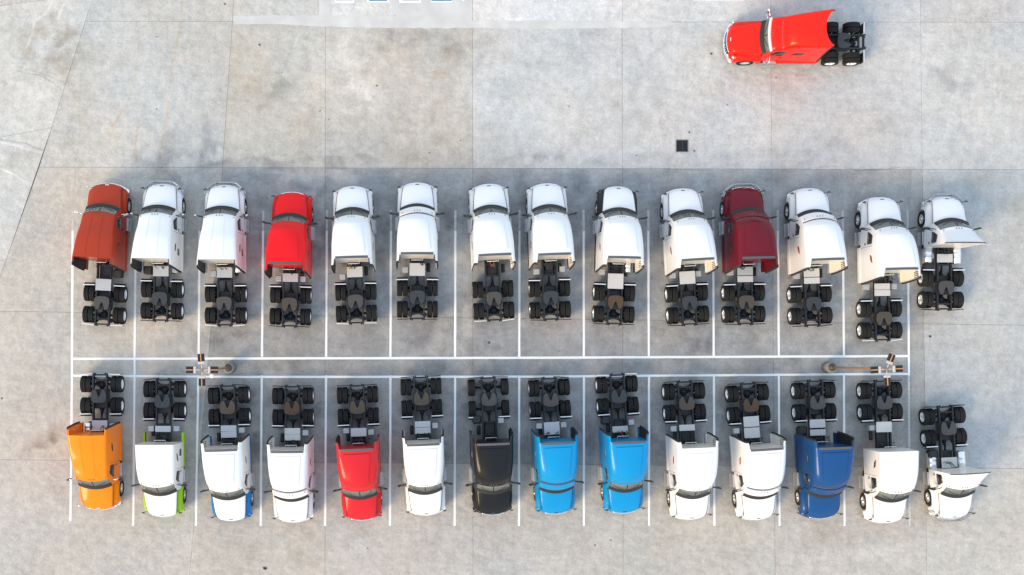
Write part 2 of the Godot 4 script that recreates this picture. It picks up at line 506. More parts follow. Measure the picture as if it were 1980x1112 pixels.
func type_meshes(kind: String) -> Dictionary:
	if cache.has("type_" + kind):
		return cache["type_" + kind]
	var d := style(kind)
	var b: Body = d.body
	var o := {"d": d}
	# hood and fenders
	var ss := [0.0, 0.03, 0.08, 0.16, 0.28]
	for i in 16:
		ss.append(lerpf(0.36, d.hood, i / 15.0))
	var st := begin()
	for side in [1.0, -1.0]:
		st.set_smooth_group(0)
		var rows := []
		for s in ss:
			var r := []
			for j in 5:
				r.append(hood_point(d, s, j) * Vector3(side, 1, 1))
			if side < 0:
				r.reverse()
			rows.append(r)
		grid(st, rows)
	o.hood = done(st)
	for side in [1.0, -1.0]:
		st = begin()
		var rows := []
		for s in ss:
			var r := []
			for j in range(4, 11):
				r.append(hood_point(d, s, j) * Vector3(side, 1, 1) - Vector3(0, 0.004 if j == 4 else 0.0, 0))
			if side < 0:
				r.reverse()
			rows.append(r)
		grid(st, rows)
		o["fender%d" % int(side)] = done(st)
	# dark gap between hood and fender
	# cab shell: sides, then the back wall
	var e: float = d.end
	for sg in [1.0, -1.0]:
		st = begin()
		patch(st, b, b.k[0][0], d.top, 0.5 * sg if sg > 0 else -1.0, 1.0 if sg > 0 else -0.5, 6, 10)
		patch(st, b, d.top, e, 0.6 * sg if sg > 0 else -1.0, 1.0 if sg > 0 else -0.6, 14, 8)
		o["cab%d" % int(sg)] = done(st)
		st = begin()
		var seal := []
		for i in 10:
			var q := lerpf(0.12, d.hood - 0.02, i / 9.0)
			seal.append((hood_point(d, q, 4).lerp(hood_point(d, q, 5), 0.35) + Vector3(0.012, 0.0, 0)) * Vector3(sg, 1, 1))
		tube(st, seal, 0.016, 5)
		o["seal%d" % int(sg)] = done(st)
	st = begin(true)
	var ring := []
	for j in 33:
		ring.append(b.pt(e, lerpf(-1.0, 1.0, j / 32.0)))
	var c := Vector3(0, 2.0, e - 0.02)
	for j in 32:
		tri(st, ring[j], c, ring[j + 1])
	tri(st, ring[32], c, ring[0])
	o.back = done(st)
	st = begin()
	patch(st, b, d.top, e, -0.6, 0.6, 22, 22)
	o.roof = done(st)
	# windscreen: two panes, cowl below, shelf behind
	for sg in [1.0, -1.0]:
		st = begin()
		patch(st, b, d.base, d.top - 0.015, 0.012 if sg > 0 else -0.47, 0.47 if sg > 0 else -0.012, 5, 8, 0.004)
		o["pane%d" % int(sg)] = done(st)
	st = begin()
	patch(st, b, b.k[0][0] - 0.05, d.base + 0.02, -0.54, 0.54, 3, 16, 0.012, true)
	o.cowl = done(st)
	st = begin()
	patch(st, b, d.base, d.top - 0.01, -0.013, 0.013, 5, 2, 0.014, true)
	o.divider = done(st)
	st = begin()
	patch(st, b, d.base - 0.1, d.top + 0.1, -0.5, 0.5, 5, 12, -0.2)
	o.dash = done(st)
	st = begin()
	for sg in [1.0, -1.0]:
		var s0: float = d.base + 0.0
		var pts := []
		for i in 5:
			var t: float = lerpf(0.06, 0.33, i / 4.0) * sg
			pts.append(b.pt(lerpf(s0 + 0.02, s0 + 0.14, i / 4.0), t) + Vector3(0, 0.035, -0.02))
		tube(st, pts, 0.013, 5)
	o.wiper = done(st)
	# sun visor over the upper windscreen
	st = begin()
	patch(st, b, d.top - (0.05 if kind == "wing" else 0.26), d.top + (0.03 if kind == "wing" else 0.10), -0.52, 0.52, 4, 20, 0.07, true)
	o.visor = done(st)
	st = begin()
	patch(st, b, d.top + 0.10, d.top + 0.17, -0.53, 0.53, 2, 20, 0.01, true)
	o.visor_gap = done(st)
	# raised panel on the roof
	st = begin()
	patch(st, b, d.top + 0.55, e - 0.32, -0.35, 0.35, 12, 16, 0.045, true)
	o.panel = done(st)
	# dark trim along the rear edge of the roof
	st = begin()
	patch(st, b, e - (0.06 if kind == "day" else 0.13), e, -0.6 if kind == "day" else -0.42, 0.6 if kind == "day" else 0.42, 2, 18, 0.02, true)
	o.trim = done(st)
	# lines pressed into the roof
	for sg in [1.0, -1.0]:
		st = begin()
		patch(st, b, d.top + 0.25, e - 0.16, 0.15 * sg - 0.004, 0.15 * sg + 0.004, 10, 1, 0.012, true)
		o["rib%d" % int(sg)] = done(st)
	var dr: float = d.top
	for sg in [1.0, -1.0]:
		o["window%d" % int(sg)] = side_patch(b, [Vector2(dr + 0.02, 2.02), Vector2(dr + 0.3, 2.48), Vector2(dr + 0.85, 2.5), Vector2(dr + 0.85, 1.86), Vector2(dr - 0.05, 1.80)], sg, 0.008, 0.2)
		o["handle%d" % int(sg)] = side_patch(b, [Vector2(dr + 0.68, 1.52), Vector2(dr + 0.68, 1.64), Vector2(dr + 0.86, 1.64), Vector2(dr + 0.86, 1.52)], sg, 0.012, 0.2)
		if e > 3.5:
			var wn := [Vector2(e - 1.5, 2.05), Vector2(e - 1.36, 2.40), Vector2(e - 0.78, 2.52), Vector2(e - 0.86, 2.12)] if kind == "wing" else [Vector2(e - 1.08, 2.30), Vector2(e - 0.92, 2.56), Vector2(e - 0.50, 2.66), Vector2(e - 0.66, 2.40)]
			o["slit%d" % int(sg)] = side_patch(b, wn, sg, 0.01, 0.2)
			o["hatch%d" % int(sg)] = side_patch(b, [Vector2(e - 0.78, 1.55), Vector2(e - 0.78, 2.0), Vector2(e - 0.36, 2.0), Vector2(e - 0.36, 1.55)], sg, 0.008, 0.2)
			var sf: float = dr + 0.98
			o["gap%d" % int(sg)] = side_patch(b, [Vector2(sf, 0.95), Vector2(sf, 2.55), Vector2(sf + 0.022, 2.55), Vector2(sf + 0.022, 0.95)], sg, 0.006, 0.05)
	# side extenders behind the sleeper
	if d.extender > 0:
		var x: float = d.extender
		for sg in [1.0, -1.0]:
			st = begin()
			var rows_o := []
			var rows_i := []
			for i in 7:
				var u := i / 6.0
				var ro := []
				var ri := []
				for j in 9:
					var v := j / 8.0
					var a: float = lerpf(0.46, 0.985, v)
					var p := b.pt(e, a * sg)
					var low := smoothstep(0.0, 1.0, v)
					var out_: float = d.flare * u * u * (1.0 - v * 0.6)
					p.x += sg * out_
					p.y -= 0.02 * u
					p.z = e + u * x * (0.72 + 0.40 * low)
					if kind == "wing":
						p.z = e + u * x * (1.0 - 0.25 * sin(v * PI))
						p.y += 0.12 * u * (1.0 - v)
					ro.append(p)
					ri.append(p - Vector3(sg * 0.06, 0.02 * (1.0 - v), 0))
				rows_o.append(ro)
				rows_i.append(ri)
			grid(st, rows_o)
			o["ext%d" % int(sg)] = done(st)
			var s2 := begin()
			grid(s2, rows_i)
			for i in 6:
				quad(s2, rows_o[i][0], rows_o[i + 1][0], rows_i[i + 1][0], rows_i[i][0])
			for j in 8:
				quad(s2, rows_o[6][j], rows_o[6][j + 1], rows_i[6][j + 1], rows_i[6][j])
			o["ext_in%d" % int(sg)] = done(s2)
			# rubber lip along the trailing edge
			var s3 := begin()
			var lo := []
			var li := []
			var lz := []
			for j in 9:
				var p: Vector3 = rows_o[6][j]
				lo.append(p + Vector3(sg * 0.006, 0.004, -0.03))
				lz.append(p + Vector3(-sg * 0.01, 0, 0.10))
				li.append(p + Vector3(-sg * 0.045, 0.0, -0.03))
			grid(s3, [lo, lz, li])
			o["lip%d" % int(sg)] = done(s3)
			# strap hooks on the inner face
			for h in 4:
				var s4 := begin()
				var z0: float = e + x * (0.16 + 0.2 * h)
				var at := b.pt(e, 0.60 * sg)
				var q := Vector3(at.x - sg * 0.06, at.y - 0.12, z0)
				var pts := [q + Vector3(0, 0.1, 0), q, q + Vector3(-sg * 0.03, -0.18, 0.01), q + Vector3(-sg * 0.10, -0.26, 0.03), q + Vector3(-sg * 0.16, -0.18, 0.05), q + Vector3(-sg * 0.15, -0.08, 0.06)]
				tube(s4, pts, 0.018, 6)
				o["hook%d_%d" % [int(sg), h]] = done(s4)
	# roof lip that joins the two horns of the wing fairing
	if kind == "wing":
		st = begin()
		var r0 := []
		var r1 := []
		for j in 17:
			var t := lerpf(-0.5, 0.5, j / 16.0)
			var p := b.pt(e, t)
			var far: float = pow(absf(t) / 0.5, 2.2)
			r0.append(p)
			r1.append(p + Vector3(signf(t) * 0.03 * far, 0.14 * far, 0.04 + 0.44 * far))
		grid(st, [r0, r1])
		o.lip_roof = done(st)
		st = begin()
		patch(st, b, 2.74, 2.775, -0.6, 0.6, 1, 24, 0.006, true)
		o.roof_seam = done(st)
	# front end
	st = begin()
	var gr := []
	var top_y: float = lk(d.yh, 0.0) - 0.01
	for i in 3:
		var r := []
		for j in 13:
			var x := lerpf(-0.62, 0.62, j / 12.0)
			r.append(Vector3(x, lerpf(0.58, top_y, i / 2.0), 0.34 * x * x / 1.32 - 0.03 + 0.03 * i))
		gr.append(r)
	grid(st, gr)
	o.grille = done(st)
	st = begin()
	for i in 9:
		var x := lerpf(-0.55, 0.55, i / 8.0)
		tube(st, [Vector3(x, 0.6, 0.34 * x * x / 1.32 - 0.045), Vector3(x, top_y - 0.03, 0.34 * x * x / 1.32 + 0.01)], 0.012, 5)
	o.grille_bars = done(st)
	st = begin()
	var fr := []
	for j in 25:
		var x := lerpf(-0.66, 0.66, j / 24.0)
		fr.append(Vector3(x, top_y + 0.01, 0.34 * x * x / 1.32 - 0.0))
	tube(st, fr, 0.035, 8)
	o.grille_frame = done(st)
	st = begin()
	var br := [[], [], [], [], []]
	for j in 25:
		var x := lerpf(-1.16, 1.16, j / 24.0)
		var z := 0.36 * x * x / 1.3
		br[0].append(Vector3(x, 0.66, z + 0.12))
		br[1].append(Vector3(x, 0.66, z - 0.05))
		br[2].append(Vector3(x, 0.60, z - 0.09))
		br[3].append(Vector3(x, 0.34, z - 0.09))
		br[4].append(Vector3(x, 0.28, z - 0.02))
	br.reverse()
	grid(st, br)
	o.bumper = done(st)
	for sg in [1.0, -1.0]:
		st = begin()
		var hl := []
		for i in 5:
			var r := []
			for j in 5:
				var x := lerpf(0.68, 1.04, j / 4.0)
				var bulge := 0.05 * sin(PI * i / 4.0) * sin(PI * j / 4.0)
				r.append(Vector3(x * sg, lerpf(0.70, 0.95, i / 4.0), 0.34 * x * x / 1.32 + 0.02 + 0.10 * i / 4.0 - bulge))
			if sg > 0:
				r.reverse()
			hl.append(r)
		grid(st, hl)
		o["headlight%d" % int(sg)] = done(st)
	cache["type_" + kind] = o
	return o

func small_meshes() -> void:
	# fifth wheel: plate with a rounded front and a throat open to the rear
	var poly := PackedVector2Array()
	for p in [[-0.44, -0.20], [-0.40, -0.29], [-0.31, -0.35], [-0.15, -0.385], [0.15, -0.385], [0.31, -0.35], [0.40, -0.29], [0.44, -0.20], [0.455, 0.0], [0.44, 0.14], [0.37, 0.32], [0.28, 0.41], [0.20, 0.41], [0.10, 0.16], [0.055, 0.02], [0.0, -0.03], [-0.055, 0.02], [-0.10, 0.16], [-0.20, 0.41], [-0.28, 0.41], [-0.37, 0.32], [-0.44, 0.14], [-0.455, 0.0]]:
		poly.append(Vector2(p[0], p[1]))
	var st := begin(true)
	slab_of(st, poly, -0.03, 0.03, -0.05)
	cache.fifth = done(st)
	st = begin(true)
	for x in [-0.36, 0.36]:
		bx(st, Vector3(x, -0.11, 0.02), Vector3(0.1, 0.2, 0.4), 0.02)
	bx(st, Vector3(0, -0.2, 0.02), Vector3(1.0, 0.03, 0.62), 0.01)
	cache.fifth_stand = done(st)
	st = begin()
	tube(st, [Vector3(-0.38, -0.05, -0.02), Vector3(-0.62, -0.06, -0.03), Vector3(-0.68, -0.06, 0.02)], 0.014, 6)
	cache.release = done(st)
	# axle with its differential
	st = begin()
	lathe(st, [Vector2(0.0, -1.0), Vector2(0.075, -1.0), Vector2(0.075, -0.32), Vector2(0.12, -0.24), Vector2(0.20, -0.14), Vector2(0.23, 0.0), Vector2(0.20, 0.14), Vector2(0.12, 0.24), Vector2(0.075, 0.32), Vector2(0.075, 1.0), Vector2(0.0, 1.0)], 16)
	lathe(st, [Vector2(0.0, -0.48), Vector2(0.06, -0.47), Vector2(0.085, -0.36), Vector2(0.15, -0.2), Vector2(0.19, 0.0), Vector2(0.16, 0.16), Vector2(0.07, 0.24), Vector2(0.0, 0.25)], 14, Vector3(0, 0.02, 0), 2)
	cache.axle = done(st)
	st = begin()
	lathe(st, [Vector2(0.0, 0.0), Vector2(0.12, 0.0), Vector2(0.14, 0.05), Vector2(0.12, 0.1), Vector2(0.14, 0.15), Vector2(0.13, 0.22), Vector2(0.0, 0.22)], 16, Vector3.ZERO, 1)
	cache.air_spring = done(st)
	st = begin()
	lathe(st, [Vector2(0.0, -0.28), Vector2(0.09, -0.26), Vector2(0.11, -0.22), Vector2(0.11, 0.22), Vector2(0.09, 0.26), Vector2(0.0, 0.28)], 16, Vector3.ZERO, 2)
	cache.air_tank = done(st)
	st = begin()
	lathe(st, [Vector2(0.0, -0.55), Vector2(0.25, -0.53), Vector2(0.3, -0.48), Vector2(0.3, -0.2), Vector2(0.31, -0.19), Vector2(0.31, -0.13), Vector2(0.3, -0.12), Vector2(0.3, 0.12), Vector2(0.31, 0.13), Vector2(0.31, 0.19), Vector2(0.3, 0.2), Vector2(0.3, 0.48), Vector2(0.25, 0.53), Vector2(0.0, 0.55)], 24, Vector3.ZERO, 2)
	cache.fuel_tank = done(st)
	# quarter fender: a curved guard just ahead of the drive wheels
	st = begin()
	var rows := []
	var top := []
	for i in 8:
		var a := lerpf(3.1, 2.42, i / 7.0)
		var p := Vector3(0, 0.503 + 0.60 * sin(a), 0.60 * cos(a))
		var q := Vector3(0, 0.503 + 0.63 * sin(a), 0.63 * cos(a))
		rows.append([p + Vector3(-0.33, 0, 0), p + Vector3(0.33, 0, 0)])
		top.append([q + Vector3(0.33, 0, 0), q + Vector3(0, 0.012, 0), q + Vector3(-0.33, 0, 0)])
	grid(st, rows)
	grid(st, top)
	cache.quarter = done(st)
	# mirror head and its arm, for the right-hand side
	st = begin()
	var ring := []
	for i in 7:
		var v := i / 6.0
		var r := []
		var grow := sqrt(maxf(0.0, 1.0 - pow(2.0 * v - 1.0, 4)))
		for k in 12:
			var a := TAU * k / 12
			r.append(Vector3(0.125 * grow * cos(a), lerpf(-0.36, 0.36, v), 0.075 * grow * sin(a) * (1.0 if sin(a) < 0 else 0.55)))
		r.append(r[0])
		ring.append(r)
	grid(st, ring)
	cache.mirror = done(st)
	st = begin()
	lathe(st, [Vector2(0.0, -0.05), Vector2(0.07, -0.045), Vector2(0.11, -0.01), Vector2(0.11, 0.01), Vector2(0.0, 0.015)], 14, Vector3.ZERO, 2)
	cache.hood_mirror = done(st)
	# marker lamp, small flattened bullet
	st = begin()
	lathe(st, [Vector2(0.0, -0.05), Vector2(0.018, -0.04), Vector2(0.026, 0.0), Vector2(0.022, 0.035), Vector2(0.0, 0.045)], 8, Vector3.ZERO, 2)
	cache.marker = done(st)
	# ribbed step plate
	st = begin(true)
	bx(st, Vector3.ZERO, Vector3(0.2, 0.04, 0.78), 0.01)
	for i in 9:
		bx(st, Vector3(0, 0.024, -0.34 + i * 0.085), Vector3(0.17, 0.014, 0.03), 0.004)
	cache.step = done(st)
	st = begin(true)
	bx(st, Vector3.ZERO, Vector3(0.36, 0.36, 0.34), 0.03)
	for i in 3:
		bx(st, Vector3(0, 0.19, -0.11 + i * 0.11), Vector3(0.33, 0.02, 0.05), 0.005)
	cache.battery = done(st)
	# deck plate with folded edges and rivets
	for w in [0.36, 0.5, 0.62, 0.75, 0.9]:
		st = begin(true)
		bx(st, Vector3.ZERO, Vector3(0.92, 0.012, w), 0.004)
		for x in [-0.455, 0.455]:
			bx(st, Vector3(x, -0.02, 0), Vector3(0.014, 0.04, w - 0.01), 0.003)
		for x in [-0.41, 0.41]:
			for z in [-w / 2 + 0.05, w / 2 - 0.05]:
				bx(st, Vector3(x, 0.01, z), Vector3(0.03, 0.014, 0.03), 0.005)
		cache["deck%d" % roundi(w * 100)] = done(st)
	# guard of bent tubes in front of the bumper
	st = begin()
	for y in [0.55, 0.82, 1.12]:
		var pts := []
		for p in [[-1.22, 0.52], [-1.12, 0.30], [-0.95, 0.05], [-0.72, -0.14], [-0.5, -0.22], [0.5, -0.22], [0.72, -0.14], [0.95, 0.05], [1.12, 0.30], [1.22, 0.52]]:
			pts.append(Vector3(p[0], y, p[1] + (0.06 if y > 1 else 0.0)))
		tube(st, pts, 0.034, 8)
	for x in [-0.52, 0.52]:
		tube(st, [Vector3(x, 0.45, -0.2), Vector3(x, 1.2, -0.15), Vector3(x, 1.26, -0.08)], 0.04, 8)
	for x in [-1.0, 1.0]:
		tube(st, [Vector3(x, 0.5, 0.12), Vector3(x, 1.16, 0.16)], 0.03, 8)
	cache.guard = done(st)

func truck(sp: Dictionary) -> void:
	var kind: String = sp.kind
	var nose := px(sp.nose[0], sp.nose[1], 1.1)
	var rear := px(sp.rear[0], sp.rear[1], 0.75)
	nose.y = 0
	rear.y = 0
	var dir := (nose - rear).normalized()
	var span := nose.distance_to(rear)
	var t := thing("semi_truck", sp.label, "truck", nose, atan2(-dir.x, -dir.z), "tractor units parked on the lot")
	var o := type_meshes(kind)
	var d: Dictionary = o.d
	var b: Body = d.body
	var e: float = d.end
	var body: Material = M[sp.paint]
	var low: Material = M[sp.get("low", sp.paint)]
	var fend: Material = M[sp.get("fender", sp.paint)]
	rng.seed = hash(sp.label)
	var ax2: float = span                    # rear axle
	var ax1: float = span - 1.29
	var shift: float = span - 7.5
	# --- front end
	var hood := part(t, "hood", o.hood, body)
	part(hood, "emblem", box_mesh(Vector3(0.22, 0.02, 0.07), 0.006), M.trim if not sp.get("bright", false) else M.chrome, hood_point(d, 0.14, 0) + Vector3(0, 0.012, 0), Vector3(0.35, 0, 0))
	for sg in [1, -1]:
		part(t, "fender", o["fender%d" % sg], fend)
		part(hood, "hood_seal", o["seal%d" % sg], M.seam)
		part(t, "headlight", o["headlight%d" % sg], M.lamp)
		var hm := part(t, "hood_mirror", cache.hood_mirror, M.chrome if sp.get("bright", false) else M.mirror_black, hood_point(d, 0.3, 6) * Vector3(sg, 1, 1) + Vector3(sg * 0.13, 0.34, -0.08), Vector3(0.2, sg * -0.3, 0))
		var st := begin()
		tube(st, [Vector3(-sg * 0.16, -0.36, 0.12), Vector3(-sg * 0.12, -0.12, 0.09), Vector3(0, 0.0, 0.02)], 0.02, 6)
		if not cache.has("hm%d" % sg):
			cache["hm%d" % sg] = done(st)
		part(hm, "mirror_arm", cache["hm%d" % sg], M.chrome if sp.get("bright", false) else M.mirror_black)
	var gri := part(t, "grille", o.grille, M.black)
	part(gri, "grille_bars", o.grille_bars, M.chrome if sp.get("bright", false) else M.trim)
	part(gri, "grille_frame", o.grille_frame, M.chrome)
	part(t, "bumper", o.bumper, M.chrome if sp.get("bright", false) else low)
	if sp.get("guard", false):
		part(t, "bumper_guard", cache.guard, M.guard)
	# --- cab
	part(t, "back_wall", o.back, M.cream if sp.paint in ["white", "cream"] else body)
	var roof := part(t, "roof", o.roof, body)
	part(t, "cowl", o.cowl, M.black)
	for sg in [1, -1]:
		part(t, "windshield_pane", o["pane%d" % sg], M.glass)
		var cab := part(t, "cab_side", o["cab%d" % sg], body)
		part(cab, "side_window", o["window%d" % sg], M.side_glass)
		part(cab, "door_handle", o["handle%d" % sg], M.black)
		if e > 3.5:
			part(cab, "sleeper_window", o["slit%d" % sg], M.side_glass if kind != "aero" or body != M.white else M.red_lens if sp.get("redslit", false) else M.side_glass)
			part(cab, "door_gap", o["gap%d" % sg], M.seam)
			if sp.get("hatch", false):
				part(cab, "side_hatch", o["hatch%d" % sg], M.side_glass)
	part(t, "windshield_divider", o.divider, M.black)
	part(t, "dashboard", o.dash, M.dash)
	part(t, "wiper", o.wiper, M.black)
	var lamp_s: float = d.top + 0.12
	if sp.get("visor", false):
		part(roof, "visor", o.visor, body)
		part(roof, "visor_gap", o.visor_gap, M.trim)
		lamp_s = d.top + 0.02
	for q in [-0.40, -0.075, 0.0, 0.075, 0.40]:
		part(roof, "marker_lamp", cache.marker, M.amber, b.pt(lamp_s, q) + b.normal(lamp_s, q) * (0.085 if sp.get("visor", false) else 0.02), Vector3(-0.6, 0, 0))
	if sp.get("panel", d.panel):
		part(roof, "roof_panel", o.panel, body)
	if kind == "slab":
		for sg in [1, -1]:
			part(roof, "roof_rib", o["rib%d" % sg], body)
	if kind == "day" or kind == "aero" and sp.get("trim", true):
		part(roof, "rear_trim", o.trim, M.trim)
	if kind == "wing":
		part(roof, "visor", o.visor, M.strip)
		part(roof, "wing_lip", o.lip_roof, body)
		part(roof, "roof_seam", o.roof_seam, M.seam)
	if d.extender > 0 and sp.get("extender", true):
		for sg in [1, -1]:
			var ex := part(t, "side_extender", o["ext%d" % sg], body)
			part(ex, "inner_face", o["ext_in%d" % sg], M.black if sp.get("dark_inside", kind == "slab") else (M.cream if sp.paint in ["white", "cream"] else body))
			part(ex, "rubber_lip", o["lip%d" % sg], M.rubber)
			if kind == "aero" and sp.get("hooks", true):
				for h in 4:
					part(ex, "hook", o["hook%d_%d" % [sg, h]], M.black)
	# door mirrors
	var mm: Material = M[sp.get("mirror", "mirror_black")]
	for sg in [1, -1]:
		var at := Vector3(sg * 1.50, 2.02, d.top + 0.06)
		var mi := part(t, "side_mirror", cache.mirror, mm, at, Vector3(0, sg * 0.25, 0))
		var key := "marm%s%d" % [kind, sg]
		if not cache.has(key):
			var st := begin()
			tube(st, [Vector3(-sg * 0.42, 0.22, 0.06), Vector3(-sg * 0.16, 0.28, 0.01), Vector3(-sg * 0.02, 0.26, 0), Vector3(0, 0.2, 0), Vector3(0, -0.2, 0), Vector3(-sg * 0.02, -0.28, 0), Vector3(-sg * 0.16, -0.27, 0.01), Vector3(-sg * 0.42, -0.22, 0.06)], 0.026, 6)
			cache[key] = done(st)
		part(mi, "mirror_arm", cache[key], M.mirror_black if not sp.get("bright", false) else M.chrome, Vector3.ZERO, Vector3(0, -sg * 0.25, 0))
	# --- lower sides: skirts, steps
	var skirt_end: float = sp.get("skirt_end", (e + 0.55) if e > 3.5 else 2.75)
	var sk_key := "skirt%.2f" % skirt_end
	if not cache.has(sk_key):
		for sg in [1, -1]:
			var st := begin()
			var rows := []
			for i in 9:
				var u := i / 8.0
				var z: float = lerpf(2.95, skirt_end, u) if e > 3.5 else lerpf(2.2, skirt_end, u)
				var r := []
				for p in [[1.10, 0.97], [1.17, 0.95], [1.215, 0.90], [1.225, 0.75], [1.21, 0.5], [1.17, 0.33]]:
					r.append(Vector3(sg * p[0], p[1] + 0.05 * u * (1.0 if p[1] > 0.8 else 0.0), z))
				rows.append(r)
			grid(st, rows)
			cache[sk_key + str(sg)] = done(st)
		cache[sk_key] = true
	for sg in [1, -1]:
		if sp.get("skirts", true) and e > 3.5:
			part(t, "side_skirt", cache[sk_key + str(sg)], M[sp.get("skirt", sp.get("low", sp.paint))])
		for i in 2:
			part(t, "step", cache.step, M.step, Vector3(sg * (1.17 + 0.07 * (1 - i)), 0.44 + 0.42 * i, d.top + 0.50))
		part(t, "fuel_tank", cache.fuel_tank, M.alloy if sp.get("tanks", false) else M.steel, Vector3(sg * 0.86, 0.62, 2.55))
		if sp.get("tanks", false) or kind == "day":
			part(t, "fuel_tank", cache.fuel_tank, M.alloy, Vector3(sg * 0.84, 0.66, e + 0.42))
	# --- chassis
	var rail_key := "rail%.2f" % span
	if not cache.has(rail_key):
		var st := begin(true)
		var l: float = span + 0.66 - 1.6
		bx(st, Vector3(0, 0, 0), Vector3(0.02, 0.26, l), 0.004)
		bx(st, Vector3(-0.03, 0.12, 0), Vector3(0.09, 0.022, l), 0.004)
		bx(st, Vector3(-0.03, -0.12, 0), Vector3(0.09, 0.022, l), 0.004)
		cache[rail_key] = done(st)
	var mid: float = (span + 0.66 + 1.6) / 2
	for sg in [1, -1]:
		part(t, "frame_rail", cache[rail_key], M.steel, Vector3(sg * 0.43, 0.93, mid), Vector3(0, 0 if sg > 0 else PI, 0))
	for z in [e + 0.25, ax1 - 0.78, ax1 + 0.30, ax1 + 0.95, ax2 + 0.26]:
		part(t, "crossmember", box_mesh(Vector3(0.84, 0.15, 0.10), 0.02), M.steel, Vector3(0, 0.95, z))
	var tail := part(t, "tail_crossmember", box_mesh(Vector3(0.92, 0.2, 0.09), 0.03), M.steel, Vector3(0, 0.92, ax2 + (0.56 if sp.get("tail", 0) == 0 else 0.62)))
	part(tail, "tow_hook", box_mesh(Vector3(0.07, 0.12, 0.16), 0.02), M.steel, Vector3(0.3, 0.0, 0.05))
	part(tail, "tow_hook", box_mesh(Vector3(0.07, 0.12, 0.16), 0.02), M.steel, Vector3(-0.3, 0.0, 0.05))
	var shaft := begin()
	tube(shaft, [Vector3(0, 0.72, 2.4), Vector3(0, 0.62, ax1 - 0.3)], 0.06, 10)
	part(t, "drive_shaft", done(shaft), M.steel)
	part(t, "gearbox", box_mesh(Vector3(0.55, 0.5, 0.9), 0.12), M.steel, Vector3(0, 0.75, e - 0.35))
	part(t, "suspension", box_mesh(Vector3(0.98, 0.16, 1.15), 0.05), M.black, Vector3(0, 0.66, ax1 + 0.42))
	part(t, "transmission", box_mesh(Vector3(0.7, 0.3, ax1 - 0.75 - e + 0.3), 0.08), M.black, Vector3(0, 0.66, (ax1 - 0.75 + e - 0.3) / 2))
	for sg in [1, -1]:
		part(t, "brake_chamber", cache.air_tank, M.black, Vector3(sg * 0.24, 0.62, ax2 + 0.20), Vector3(0, 0, 0)).scale = Vector3(0.9, 0.9, 0.5)
	# fifth wheel
	var fw := part(t, "fifth_wheel", cache.fifth, M[sp.get("fifth", "grease")], Vector3(0, 1.26, (ax1 + ax2) / 2 - 0.06 + sp.get("fw", 0.0)))
	part(fw, "stand", cache.fifth_stand, M.steel)
	part(fw, "release_handle", cache.release, M.steel)
	# wheels and axles
	part(t, "axle", cache.axle, M.steel, Vector3(0, 0.52, ax1))
	part(t, "axle", cache.axle, M.steel, Vector3(0, 0.52, ax2))
	var st0 := "front_beam"
	part(t, st0, box_mesh(Vector3(2.0, 0.12, 0.14), 0.03), M.steel, Vector3(0, 0.45, d.arch))
	for sg in [1, -1]:
		add_wheel(t, "front_wheel", sg * 1.04, d.arch, "tyre", "rim_dome")
		for z in [ax1, ax2]:
			if sp.get("wide", false):
				add_wheel(t, "drive_wheel", sg * 1.0, z, "tyre_wide", "rim_dish")
			else:
				add_wheel(t, "drive_wheel", sg * 1.07, z, "tyre", "rim_dish")
				add_wheel(t, "drive_wheel", sg * 0.735, z, "tyre", "rim_dish")
			part(t, "air_spring", cache.air_spring, M.rubber, Vector3(sg * 0.43, 0.58, z + 0.32))
		# quarter fenders, mud flap hangers
		if sp.get("quarter", true):
			var qf := part(t, "quarter_fender", cache.quarter, M.black, Vector3(sg * 0.90, 0.0, ax1))
			part(qf, "fender_strip", box_mesh(Vector3(0.7, 0.035, 0.06), 0.008), M[sp.get("strip", "strip")], Vector3(0, 0.95, -0.475), Vector3(0, rng.randf_range(-0.03, 0.03), 0))
		var ang: float = rng.randf_range(-0.05, 0.12)
		var hang := part(t, "mud_flap_hanger", box_mesh(Vector3(0.76, 0.05, 0.05), 0.01), M[sp.get("hanger", "steel")], Vector3(sg * 0.82, 0.93, ax2 + 0.60), Vector3(0, sg * ang, 0))
		part(hang, "mud_flap", box_mesh(Vector3(0.62, 0.6, 0.012), 0.003), M.rubber, Vector3(sg * 0.05, -0.32, 0.0))
	# deck plates
	for p in sp.get("deck", [[2.4, 62, 0]]):
		part(t, "deck_plate", cache["deck%d" % int(p[1])], M.plate if p[2] == 0 else M.plate_white, Vector3(p[3] if p.size() > 3 else 0.0, 1.09 + 0.004 * p[2], ax2 - p[0]), Vector3(0, rng.randf_range(-0.012, 0.012), 0))
	# boxes and tanks beside the rails
	for p in sp.get("boxes", [[-0.74, 2.3]]):
		part(t, "battery_box", cache.battery, M.plate, Vector3(p[0], 0.72, ax2 - p[1]))
	part(t, "air_tank", cache.air_tank, M.steel, Vector3(0.66, 0.7, e + 0.45 if e < 3.5 else 5.0 + shift * 0.5))
	for p in sp.get("dark_boxes", []):
		part(t, "exhaust_box", box_mesh(Vector3(0.55, 0.5, 0.5), 0.08), M.black, Vector3(p[0], 0.74, ax2 - p[1]))
	if sp.get("canister", false):
		part(t, "exhaust_canister", cache.fuel_tank, M.alloy, Vector3(0.75, 0.75, e + 0.25), Vector3.ZERO).scale = Vector3(0.8, 0.8, 0.6)
	# air and power lines hanging behind the cab
	var cols := ["hose_red", "hose_green", "rubber"] if sp.get("redhose", false) else ["rubber", "hose_dark", "rubber"]
